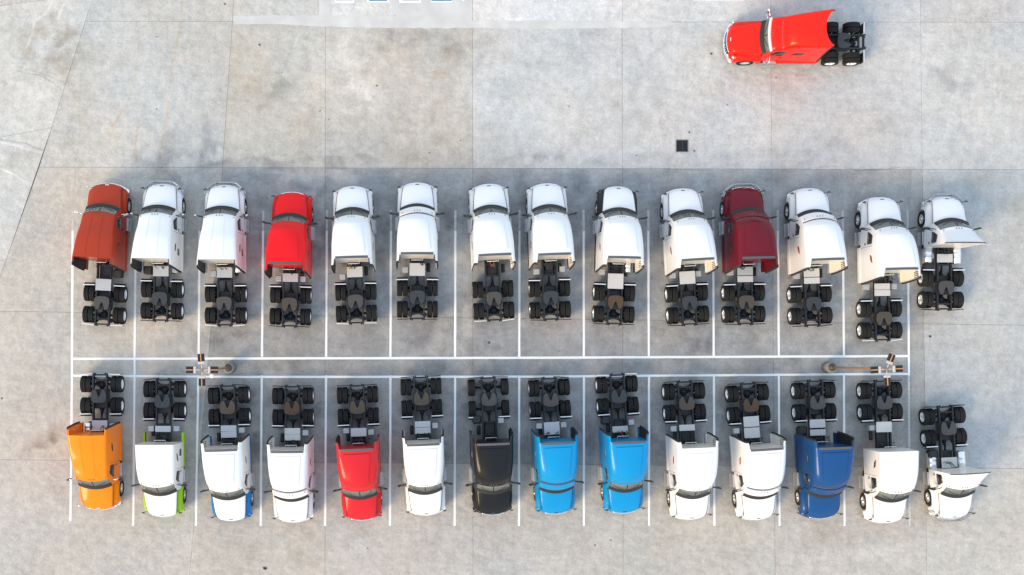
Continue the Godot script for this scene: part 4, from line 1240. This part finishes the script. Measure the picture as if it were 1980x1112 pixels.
func build_ground() -> void:
	M.concrete = mat(Color(1, 1, 1), 0.86)
	M.concrete.albedo_texture = concrete_texture()
	M.concrete.vertex_color_use_as_albedo = true
	M.concrete.metallic_specular = 0.3
	var nm := noise_tex(0.2, Color.BLACK, Color.WHITE, 512, 5, 4)
	nm.as_normal_map = true
	nm.bump_strength = 1.2
	M.concrete.normal_enabled = true
	M.concrete.normal_texture = nm
	M.concrete.normal_scale = 0.35
	M.earth = textured(Color(0.30, 0.295, 0.29), 0.95, 0.0, 0.02, 0.5, 0.2)
	var st := begin(true)
	quad(st, Vector3(-400, -0.1, -400), Vector3(400, -0.1, -400), Vector3(400, -0.1, 400), Vector3(-400, -0.1, 400))
	var base := part(self, "ground", done(st), M.earth)
	base.set_meta("kind", "structure")
	var yard := Node3D.new()
	yard.name = "concrete_pavement"
	add_child(yard)
	yard.set_meta("kind", "structure")
	var rows := [[-520, -516], [-240, -238], [41, 43], [323, 328], [602, 629], [889, 906], [1174, 1186], [1460, 1466], [1740, 1746]]
	var diag := [[336, -520], [178, 0], [75, 325], [0, 535], [-205, 1112], [-430, 1746]]
	var cols := [diag, [[487, -520], [452, 0], [430, 325], [405, 680], [365, 1112], [320, 1746]], [[629, -520], [629, 0], [628, 1746]], [[913, -520], [914, 0], [915, 1746]], [[1202, -520], [1203, 0], [1206, 1746]], [[1488, -520], [1490, 0], [1499, 1112], [1504, 1746]], [[1776, -520], [1780, 0], [1792, 1112], [1798, 1746]], [[2066, -520], [2084, 1746]], [[2354, -520], [2370, 1746]], [[2640, -520], [2660, 1746]]]
	# tone of each slab as it looks in the picture: by row, then by column
	var tones := [
		[[212, 210, 206], [224, 221, 216], [224, 221, 216], [228, 226, 224], [222, 220, 218], [218, 216, 214], [215, 213, 210], [215, 213, 210], [212, 210, 208]],
		[[212, 211, 207], [218, 215, 209], [232, 230, 227], [234, 232, 231], [226, 224, 222], [216, 214, 212], [213, 211, 209], [214, 212, 210], [212, 210, 208]],
		[[212, 210, 206], [209, 204, 196], [209, 204, 197], [216, 215, 214], [217, 216, 215], [214, 212, 210], [215, 214, 212], [214, 212, 210], [212, 210, 208]],
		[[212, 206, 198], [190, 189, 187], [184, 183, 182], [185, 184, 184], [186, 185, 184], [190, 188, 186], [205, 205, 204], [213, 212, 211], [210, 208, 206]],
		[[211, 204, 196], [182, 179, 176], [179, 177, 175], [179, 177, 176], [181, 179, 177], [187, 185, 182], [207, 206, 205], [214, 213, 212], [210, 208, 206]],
		[[210, 203, 195], [207, 200, 192], [207, 201, 195], [207, 201, 195], [207, 202, 195], [208, 202, 196], [210, 206, 200], [209, 205, 200], [208, 204, 199]],
		[[208, 202, 194], [206, 200, 192], [206, 200, 193], [206, 200, 193], [206, 200, 194], [206, 201, 195], [207, 203, 198], [208, 204, 199], [208, 204, 199]],
	]
	for r in rows.size() - 1:
		for c in cols.size() - 1:
			var tn: Array = tones[clampi(r, 0, 6)][c]
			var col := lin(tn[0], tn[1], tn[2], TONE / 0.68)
			var corner := func(v: Array, l: Array) -> Array:
				var x := 0.0
				var y: float = line_y(l, 900)
				for i in 4:
					x = line_x(v, y)
					y = line_y(l, x)
				return [x, y]
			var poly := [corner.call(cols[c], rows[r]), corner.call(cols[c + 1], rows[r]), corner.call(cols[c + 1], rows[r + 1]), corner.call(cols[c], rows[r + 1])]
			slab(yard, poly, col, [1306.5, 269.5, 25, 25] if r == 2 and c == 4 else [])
	# slabs of the older yard left of the slanted joint
	var cuts := [[[-700, -360], [248, -360 + 80]], [[-700, 100], [182, -12]], [[-700, 395], [98, 247]], [[-700, 720], [12, 500]], [[-700, 1060], [-115, 860]], [[-700, 1420], [-240, 1220]]]
	var left_tones := [[214, 212, 207], [222, 220, 215], [222, 220, 215], [216, 212, 205], [212, 206, 197]]
	for i in cuts.size() - 1:
		var a: Array = cuts[i]
		var b: Array = cuts[i + 1]
		var ax: float = line_x(diag, a[1][1])
		var bx_: float = line_x(diag, b[1][1])
		var tn: Array = left_tones[i]
		slab(yard, [a[0], [ax, a[1][1]], [bx_, b[1][1]], b[0]], lin(tn[0], tn[1], tn[2], TONE / 0.68))

func stripe(parent: Node, called: String, m: Material, a: Vector2, b: Vector2, wide: float, y := 0.004) -> void:
	var p := px(a.x, a.y)
	var q := px(b.x, b.y)
	var dirv := (q - p).normalized()
	var side := Vector3(-dirv.z, 0, dirv.x) * wide / 2.0 / S
	var n := maxi(1, int(p.distance_to(q) / 0.8))
	var st := begin(true)
	var l := []
	var r := []
	for i in n + 1:
		var c := p.lerp(q, float(i) / n) + Vector3(0, y, 0)
		l.append(c - side * rng.randf_range(0.88, 1.08))
		r.append(c + side * rng.randf_range(0.88, 1.08))
	grid(st, [l, r])
	part(parent, called, done(st), m)

func build_markings() -> void:
	rng.seed = 77
	M.line = textured(Color(0.90, 0.90, 0.90), 0.8, 0.0, 0.05, 0.07, 0.9, 41)
	M.line.uv1_world_triplanar = true
	M.line_worn = textured(Color(0.62, 0.62, 0.62), 0.85, 0.0, 0.03, 0.18, 0.6, 42)
	M.line_worn.uv1_world_triplanar = true
	M.line_blue = textured(Color(0.05, 0.28, 0.5), 0.8, 0.0, 0.03, 0.4, 0.6, 43)
	M.newer = textured(Color(0.60, 0.597, 0.59), 0.9, 0.0, 0.02, 0.10, 0.12, 44)
	M.newer.uv1_world_triplanar = true
	var g := Node3D.new()
	g.name = "parking_markings"
	add_child(g)
	g.set_meta("kind", "structure")
	# [x at y 405, x at 690, x at 725, x at 1016]
	var xs := [[140.5, 139, 139, 136], [263, 260, 260, 257.5], [386, 384, 383.5, 378.5], [509, 506.5, 506, 504], [632, 630.5, 630.5, 628.5], [756, 755, 755, 754], [880.5, 880, 880, 879], [1004.5, 1004, 1004, 1003.5], [1128.5, 1129, 1129, 1129], [1253.5, 1254.5, 1255, 1255], [1379, 1380, 1380.5, 1381.5], [1504, 1506, 1506, 1507.5], [1629.5, 1632, 1632, 1633], [1755, 1757.5, 1757.5, 1759]]
	for i in xs.size():
		var x: Array = xs[i]
		stripe(g, "bay_line", M.line_worn, Vector2(x[0], 406), Vector2(lerpf(x[0], x[1], 0.14), 446), 4.2)
		stripe(g, "bay_line", M.line, Vector2(lerpf(x[0], x[1], 0.142), 446.4), Vector2(x[1], 690), 4.4)
		stripe(g, "bay_line", M.line if i < 13 else M.line_worn, Vector2(x[2], 726), Vector2(x[3], 1008 if i == 0 else 1017), 4.2)
	for i in [0, 1, 13]:
		stripe(g, "bay_line", M.line, Vector2(xs[i][1], 689.5), Vector2(xs[i][2], 726.5), 4.2, 0.006)
	stripe(g, "bay_line", M.line, Vector2(138, 694), Vector2(1000, 692), 4.6, 0.008)
	stripe(g, "bay_line", M.line, Vector2(1000.3, 692), Vector2(1759, 688.5), 4.6, 0.008)
	stripe(g, "bay_line", M.line, Vector2(138, 726.5), Vector2(480, 729), 4.4, 0.008)
	stripe(g, "bay_line", M.line, Vector2(480.3, 729), Vector2(1000, 728.5), 4.4, 0.008)
	stripe(g, "bay_line", M.line, Vector2(1000.3, 728.5), Vector2(1759, 723), 4.4, 0.008)
	# symbol boxes at the far bays, cut by the edge of the picture
	var boxes := [[646, 686, 4, 0], [708, 752, 3, 1], [773, 813, 4, 0], [831, 876, 3, 1]]
	for b in boxes:
		var c: float = (b[0] + b[1]) / 2.0
		var w: float = b[1] - b[0]
		stripe(g, "symbol_box", M.line, Vector2(c, b[2] + 1.5), Vector2(c, b[2] - 42), w, 0.010)
		stripe(g, "symbol_field", M.line_blue if b[3] == 1 else M.newer, Vector2(c, b[2] - 1.2), Vector2(c, b[2] - 38), w - 8, 0.016)
	for x in [896, 985, 1073, 1163, 1254]:
		stripe(g, "bay_line", M.line, Vector2(x, 2), Vector2(x, -120), 4, 0.010)
	stripe(g, "bay_line", M.line, Vector2(1342, -1), Vector2(1440, -1), 4, 0.010)

func washed_patch(parent: Node, outline: Array, y := 0.004) -> void:
	var pts := PackedVector2Array()
	var n := FastNoiseLite.new()
	n.seed = 6
	n.frequency = 0.02
	for i in outline.size():
		var a := Vector2(outline[i][0], outline[i][1])
		var b := Vector2(outline[(i + 1) % outline.size()][0], outline[(i + 1) % outline.size()][1])
		var k := maxi(1, int(a.distance_to(b) / 12.0))
		for j in k:
			var p := a.lerp(b, float(j) / k)
			p.y += n.get_noise_2d(p.x * 2.0, p.y) * 3.0
			pts.append((p - FOOT) / S)
	var st := begin(true)
	var ids := Geometry2D.triangulate_polygon(pts)
	for i in range(0, ids.size(), 3):
		var t := [pts[ids[i]], pts[ids[i + 1]], pts[ids[i + 2]]]
		if (t[1] - t[0]).cross(t[2] - t[0]) < 0:
			t.reverse()
		for p in t:
			st.add_vertex(Vector3(p.x, y, p.y))
	part(parent, "pale_coating", done(st), M.newer)

func build_drain() -> void:
	var c := px(1319, 282)
	var t := thing("storm_drain", "square iron storm drain grate set in the pale concrete", "drain", c)
	var w := 0.70
	var st := begin(true)
	for s in [-1.0, 1.0]:
		bx(st, Vector3(0, -0.03, s * 0.37), Vector3(0.78, 0.08, 0.055), 0.01)
		bx(st, Vector3(s * 0.37, -0.03, 0), Vector3(0.055, 0.08, 0.68), 0.01)
	part(t, "rim_frame", done(st), M.kerb)
	for i in 12:
		part(t, "grate_bar", box_mesh(Vector3(w - 0.02, 0.05, 0.016), 0.003), M.iron, Vector3(0, -0.03, -0.31 + i * 0.0565))
	part(t, "grate_rib", box_mesh(Vector3(0.03, 0.055, 0.68), 0.003), M.iron, Vector3(0.01, -0.028, 0))
	part(t, "pit", box_mesh(Vector3(0.7, 0.012, 0.7), 0.002), M.black, Vector3(0, -0.085, 0))

func light_pole(foot: Vector2, label: String, turn: float, disc: bool, heads: Array) -> void:
	var at := px(foot.x, foot.y)
	var t := thing("light_pole", label, "light pole", at, turn, "light poles between the truck rows")
	var st := begin()
	lathe(st, [Vector2(0.0, 0.0), Vector2(0.33, 0.0), Vector2(0.33, 0.80), Vector2(0.31, 0.85), Vector2(0.0, 0.86)], 24, Vector3.ZERO, 1)
	part(t, "pedestal", done(st), M.pedestal)
	st = begin()
	lathe(st, [Vector2(0.24, 0.86), Vector2(0.22, 0.90), Vector2(0.15, 0.93), Vector2(0.11, 1.05), Vector2(0.0, 1.05)], 20, Vector3.ZERO, 1)
	for i in 4:
		bx(st, Vector3(0.18 * cos(i * PI / 2 + 0.8), 0.95, 0.18 * sin(i * PI / 2 + 0.8)), Vector3(0.04, 0.08, 0.04), 0.008)
	part(t, "base_cover", done(st), M.bronze_dark)
	st = begin()
	var top := 8.75
	tube(st, [Vector3(0, 0.9, 0), Vector3(0, top / 2, 0), Vector3(0, top, 0)], 0.068, 12, 0.045)
	part(t, "pole", done(st), M.bronze)
	st = begin(true)
	bx(st, Vector3(0, top, 0), Vector3(0.13, 0.2, 0.13), 0.02)
	part(t, "pole_cap", done(st), M.bronze)
	for i in heads.size():
		var a: float = heads[i]
		var dirv := Vector3(cos(a), 0, sin(a))
		var hd := Node3D.new()
		hd.name = "flood_lamp"
		t.add_child(hd, true)
		hd.position = Vector3(0, top + 0.02, 0)
		hd.rotation.y = -a
		st = begin()
		tube(st, [Vector3(0.05, 0, 0), Vector3(0.34, 0.02, 0)], 0.03, 8)
		part(hd, "arm", done(st), M.bracket)
		part(hd, "bracket", box_mesh(Vector3(0.14, 0.10, 0.36), 0.02), M.bracket, Vector3(0.38, 0.03, 0))
		st = begin(true)
		bx(st, Vector3(0.65, 0.0, 0), Vector3(0.40, 0.07, 0.36), 0.02)
		for k in 7:
			if k != 3:
				bx(st, Vector3(0.65, 0.05, -0.15 + k * 0.05), Vector3(0.38, 0.05, 0.012), 0.003)
		part(hd, "housing", done(st), M.housing)
		part(hd, "spine", box_mesh(Vector3(0.40, 0.05, 0.055), 0.01), M.spine, Vector3(0.65, 0.07, 0))
		part(hd, "lens", box_mesh(Vector3(0.34, 0.02, 0.30), 0.004), M.lamp, Vector3(0.65, -0.045, 0))
	if disc:
		st = begin()
		lathe(st, [Vector2(0.0, -0.06), Vector2(0.09, -0.05), Vector2(0.12, 0.0), Vector2(0.11, 0.03), Vector2(0.0, 0.06)], 20, Vector3(0, 0, 0), 1)
		var h := part(t, "sensor_dome", done(st), M.white, Vector3(0.52, top + 0.05, 0.32).rotated(Vector3.UP, -turn))
		st = begin()
		tube(st, [Vector3(0, -0.03, 0), Vector3(-0.48, -0.04, -0.30)], 0.018, 6)
		part(h, "dome_bracket", done(st), M.bracket, Vector3.ZERO, Vector3(0, -turn, 0))

# ---------------------------------------------------------------- the scene
func _ready() -> void:
	# camera: straight down, lens shifted as in the cropped photograph
	var cam := Camera3D.new()
	cam.name = "camera"
	add_child(cam)
	cam.position = Vector3(0, CAM_H, 0)
	cam.rotation = Vector3(-PI / 2, 0, 0)
	var f := S * CAM_H
	var near := 1.0
	cam.projection = Camera3D.PROJECTION_FRUSTUM
	cam.set_frustum(1112.0 / f * near, Vector2(990.0 - FOOT.x, FOOT.y - 556.0) / f * near, near, 600.0)
	cam.current = true
	# sky and a low, hazy sun
	var env := Environment.new()
	env.background_mode = Environment.BG_SKY
	var sky := Sky.new()
	var sm := ProceduralSkyMaterial.new()
	sm.sky_top_color = Color(0.66, 0.735, 0.815)
	sm.sky_horizon_color = Color(0.85, 0.85, 0.82)
	sm.sky_curve = 0.2
	sm.ground_bottom_color = Color(0.45, 0.44, 0.42)
	sm.ground_horizon_color = Color(0.7, 0.69, 0.67)
	sm.sun_angle_max = 1.0
	sky.sky_material = sm
	env.sky = sky
	env.background_energy_multiplier = 0.84
	env.tonemap_mode = Environment.TONE_MAPPER_LINEAR
	env.tonemap_exposure = 2.42
	env.sdfgi_enabled = true
	env.ssao_enabled = true
	env.ssil_enabled = true
	var we := WorldEnvironment.new()
	we.name = "world"
	we.environment = env
	add_child(we)
	var sun := DirectionalLight3D.new()
	sun.name = "sun"
	add_child(sun)
	sun.look_at_from_position(Vector3(-0.72, 0.52, 0.62), Vector3.ZERO)
	sun.light_color = Color(1.0, 0.90, 0.76)
	sun.light_energy = 0.5
	sun.light_angular_distance = 26.0
	sun.shadow_enabled = true

	make_materials()
	M.kerb = textured(Color(0.36, 0.35, 0.34), 0.9, 0.0, 0.05, 0.3, 2.0, 51)
	M.iron = mat(Color(0.06, 0.065, 0.08), 0.5, 0.4)
	M.pedestal = textured(Color(0.36, 0.37, 0.34), 0.9, 0.0, 0.05, 0.35, 1.5, 52)
	M.bronze = mat(Color(0.36, 0.21, 0.13), 0.45, 0.3)
	M.bronze_dark = textured(Color(0.17, 0.15, 0.13), 0.6, 0.3, 0.05, 0.4, 2.0, 53)
	M.bracket = mat(Color(0.55, 0.50, 0.46), 0.5, 0.2)
	M.housing = mat(Color(0.05, 0.045, 0.055), 0.5, 0.2)
	M.spine = mat(Color(0.62, 0.28, 0.10), 0.4, 0.2)
	build_ground()
	build_markings()
	var co := Node3D.new()
	co.name = "pavement_coating"
	add_child(co)
	co.set_meta("kind", "structure")
	washed_patch(co, [[452.5, 47], [453, 31], [540, 30], [617, 30], [618, -80], [639, -80], [639, 30], [765, 31], [757, 10], [752, -80], [913, -80], [913, 40], [1290, 42], [1330, 43], [1285, 52], [1160, 55], [1040, 56], [960, 53], [860, 55], [700, 53], [600, 50], [520, 46]])
	build_drain()
	light_pole(Vector2(446, 711), "light pole on concrete pedestal with a white sensor dome", 0.0, true, [0.0, PI / 2, PI, -PI / 2 - 0.08])
	light_pole(Vector2(1599, 710), "light pole on concrete pedestal near the end bay, no dome", 0.05, false, [0.0, PI / 2, PI, -1.15])
	wheel_meshes()
	small_meshes()

	var specs := [
		# upper row
		{"kind": "slab", "paint": "burnt", "nose": [209, 354], "rear": [200, 609], "deck": [[1.95, 36, 0], [1.62, 36, 0]], "strip": "strip", "hanger": "strip", "mirror": "chrome", "bright": true, "boxes": [[0.75, 2.6]], "dark_boxes": [[0.78, 2.5]], "label": "burnt orange sleeper truck, leftmost in the upper row"},
		{"kind": "slab", "paint": "white", "nose": [314, 356], "rear": [312, 601], "deck": [[2.35, 62, 0]], "guard": true, "hatch": true, "mirror": "chrome", "boxes": [[0.78, 2.45]], "dark_boxes": [[-0.8, 2.4]], "fifth": "grease_dark", "label": "white sleeper truck with bumper guard beside the burnt orange truck"},
		{"kind": "slab", "paint": "white", "nose": [434, 358], "rear": [436, 610], "deck": [[2.55, 62, 0]], "guard": true, "hatch": true, "mirror": "chrome", "boxes": [[-0.7, 2.5]], "canister": true, "hanger": "strip", "label": "white sleeper truck with bumper guard next to the bright red truck"},
		{"kind": "aero", "paint": "red", "nose": [565, 371.5], "rear": [561, 612], "deck": [[2.3, 50, 0]], "boxes": [[-0.72, 2.25], [0.72, 2.25]], "dark_inside": true, "hooks": false, "panel": true, "fifth": "grease_brown", "label": "bright red sleeper truck in the upper row"},
		{"kind": "aero", "paint": "white", "nose": [681, 360.5], "rear": [689, 606], "deck": [[2.45, 62, 1]], "boxes": [[-0.75, 2.2]], "dark_inside": true, "hanger": "strip", "redhose": true, "label": "white truck with light windshield right beside the bright red truck, upper row"},
		{"kind": "aero", "paint": "white", "nose": [807, 353.5], "rear": [807, 598], "visor": true, "deck": [[2.35, 75, 1]], "boxes": [[-0.72, 2.35]], "dark_inside": true, "fifth": "grease_dark", "label": "white truck with painted sun visor, sixth from the left, upper row"},
		{"kind": "aero", "paint": "white", "nose": [944.5, 356], "rear": [955, 600.5], "deck": [], "boxes": [], "quarter": false, "hanger": "strip", "redhose": true, "label": "white truck with no deck plate on its bare frame, upper row"},
		{"kind": "aero", "paint": "white", "nose": [1057, 355], "rear": [1064, 599], "redslit": true, "deck": [], "boxes": [[-0.75, 2.3], [0.78, 2.4]], "skirt": "black", "fifth": "grease_dark", "dark_boxes": [[0.0, 2.6]], "label": "white truck with dark plate behind cab, eighth in the upper row"},
		{"kind": "aero", "paint": "white", "nose": [1195, 361], "rear": [1187, 607.5], "redslit": true, "fender": "black", "low": "black", "deck": [[1.95, 90, 1]], "boxes": [[-0.78, 2.5]], "canister": true, "fifth": "rust", "label": "white truck with black front fenders and rusty fifth wheel"},
		{"kind": "aero", "paint": "white", "nose": [1319, 365], "rear": [1331, 608.6], "redslit": true, "deck": [[2.2, 75, 1]], "boxes": [[-0.8, 2.4], [0.7, 2.4]], "fifth": "grease_dark", "label": "white truck parked next to the maroon truck, between it and the rusty fifth wheel"},
		{"kind": "aero", "paint": "maroon", "nose": [1438, 361.5], "rear": [1439.4, 607.5], "visor": true, "guard": true, "deck": [[2.55, 50, 0], [2.08, 36, 1]], "boxes": [[-0.8, 2.5]], "fifth": "grease_brown", "label": "maroon sleeper truck with bumper guard in the upper row"},
		{"kind": "aero", "paint": "white", "nose": [1564, 364.5], "rear": [1568.6, 610.6], "visor": true, "redslit": true, "deck": [[2.55, 50, 1], [2.08, 36, 1]], "boxes": [[-0.8, 2.4]], "fifth": "grease_dark", "label": "white truck with painted sun visor on the far side of the maroon truck"},
		{"kind": "aero", "paint": "white", "nose": [1703, 382], "rear": [1703.4, 638.8], "redslit": true, "deck": [[2.6, 36, 1], [2.22, 36, 1]], "boxes": [[-0.85, 2.6], [0.78, 2.6]], "hanger": "strip", "fifth": "grease_brown", "label": "white sleeper truck parked furthest back in the upper row"},
		{"kind": "day", "paint": "white", "nose": [1828, 381], "rear": [1822, 579.5], "guard": true, "deck": [[2.45, 50, 1]], "boxes": [[-0.75, 2.6]], "canister": true, "skirts": false, "dark_boxes": [[-0.85, 2.0]], "label": "white day cab truck with bumper guard, rightmost in the upper row"},
		# lower row
		{"kind": "slab", "paint": "orange", "nose": [192, 986.5], "rear": [195.6, 743], "deck": [[2.45, 62, 0]], "bright": true, "boxes": [[-0.7, 2.5]], "hanger": "strip", "fifth": "grease_dark", "canister": true, "dark_inside": false, "label": "bright orange sleeper truck, leftmost in the lower row"},
		{"kind": "mid", "paint": "white", "nose": [315, 999.5], "rear": [317.4, 752.7], "low": "lime", "fender": "lime", "deck": [[2.35, 36, 0]], "boxes": [[-0.75, 2.35], [0.75, 2.35]], "hatch": true, "fifth": "grease_dark", "label": "white sleeper truck with lime green fenders and skirts"},
		{"kind": "aero", "paint": "white", "nose": [448, 1007.5], "rear": [441.7, 764.6], "low": "azure", "fender": "azure", "deck": [[2.32, 36, 0], [1.95, 36, 0]], "boxes": [[-0.74, 2.1]], "fifth": "grease_brown", "label": "white truck with blue fenders and skirts, lower row"},
		{"kind": "aero", "paint": "white", "nose": [567, 1010.5], "rear": [566, 765.8], "visor": true, "deck": [[2.45, 36, 1], [2.08, 36, 1]], "boxes": [[-0.74, 2.2]], "fifth": "rust", "label": "white truck with painted sun visor beside the crimson truck, lower row"},
		{"kind": "aero", "paint": "crimson", "nose": [700.5, 1006.5], "rear": [691, 764], "deck": [[2.2, 50, 0]], "boxes": [[-0.72, 2.25], [0.75, 2.1]], "dark_inside": true, "hooks": false, "fifth": "grease_brown", "label": "crimson sleeper truck in the lower row"},
		{"kind": "aero", "paint": "white", "nose": [824.5, 997], "rear": [814, 747.8], "deck": [[2.6, 36, 0], [2.22, 36, 0]], "boxes": [[-0.74, 2.35]], "dark_inside": true, "hooks": false, "fifth": "grease_brown", "label": "white truck between the crimson truck and the black truck, lower row"},
		{"kind": "aero", "paint": "onyx", "nose": [953.5, 996], "rear": [944, 749], "wide": true, "deck": [], "boxes": [[-0.68, 2.0]], "dark_boxes": [[0.75, 1.9]], "dark_inside": true, "hooks": false, "fifth": "grease", "label": "black sleeper truck with single wide rear tyres"},
		{"kind": "aero", "paint": "blue", "nose": [1075.5, 994.3], "rear": [1062, 750], "visor": true, "deck": [[2.4, 75, 0]], "boxes": [[-0.72, 2.25], [0.72, 2.25]], "dark_inside": true, "hooks": false, "fifth": "grease", "label": "bright blue truck with sun visor next to the black truck"},
		{"kind": "aero", "paint": "blue", "nose": [1207.5, 992.8], "rear": [1193, 743.5], "deck": [[2.65, 36, 0]], "boxes": [[-0.72, 2.3]], "dark_boxes": [[0.8, 2.1]], "dark_inside": true, "hooks": false, "fifth": "grease_dark", "hanger": "strip", "redhose": true, "label": "bright blue truck without visor, farther of the pair from the black truck"},
		{"kind": "aero", "paint": "white", "nose": [1336.5, 1005], "rear": [1323, 756.8], "redslit": true, "trim": false, "deck": [[2.15, 36, 1]], "boxes": [[0.75, 2.2]], "fifth": "grease_brown", "label": "white truck right beside the bright blue truck without visor, lower row"},
		{"kind": "aero", "paint": "white", "nose": [1465.5, 1005.6], "rear": [1446, 760.3], "visor": true, "redslit": true, "deck": [[1.68, 62, 1], [2.35, 62, 1]], "boxes": [[0.85, 2.2]], "fifth": "rust", "label": "white truck with sun visor beside the navy blue truck, two deck plates"},
		{"kind": "aero", "paint": "navy", "nose": [1588, 1003.5], "rear": [1574.6, 755.4], "visor": true, "deck": [[1.95, 50, 1], [2.48, 36, 1]], "boxes": [], "dark_boxes": [[0.85, 2.35]], "dark_inside": true, "hooks": false, "fifth": "grease", "label": "navy blue sleeper truck in the lower row"},
		{"kind": "mid", "paint": "white", "nose": [1715, 1011.7], "rear": [1703, 755.4], "skirts": false, "deck": [[2.15, 62, 1]], "boxes": [[0.6, 2.2]], "fifth": "grease", "label": "white flat-roofed sleeper truck on the far side of the navy truck, without skirts"},
		{"kind": "day", "paint": "white", "nose": [1843, 1003], "rear": [1825.4, 804.7], "guard": true, "deck": [[2.75, 62, 1]], "boxes": [[-0.75, 2.7]], "dark_boxes": [[0.85, 2.2]], "skirts": false, "label": "white day cab truck with bumper guard, rightmost in the lower row"},
		# alone at the top
		{"kind": "wing", "paint": "scarlet", "nose": [1405, 79.5], "rear": [1649, 83], "bright": true, "mirror": "chrome", "deck": [], "boxes": [], "quarter": false, "hanger": "strip", "fifth": "grease_dark", "label": "scarlet truck with swept wing roof fairing standing alone by the drain"},
	]
	for sp in specs:
		truck(sp)
	# scrap on the ground
	var sc := thing("rubber_scrap", "small torn scrap of black rubber on the bare concrete", "scrap", px(512, 1099))
	var st := begin(true)
	slab_of(st, PackedVector2Array([Vector2(-0.12, -0.05), Vector2(0.02, -0.08), Vector2(0.13, 0.0), Vector2(0.08, 0.09), Vector2(-0.06, 0.06)]), 0.003, 0.045, 0.08)
	part(sc, "scrap", done(st), M.rubber)
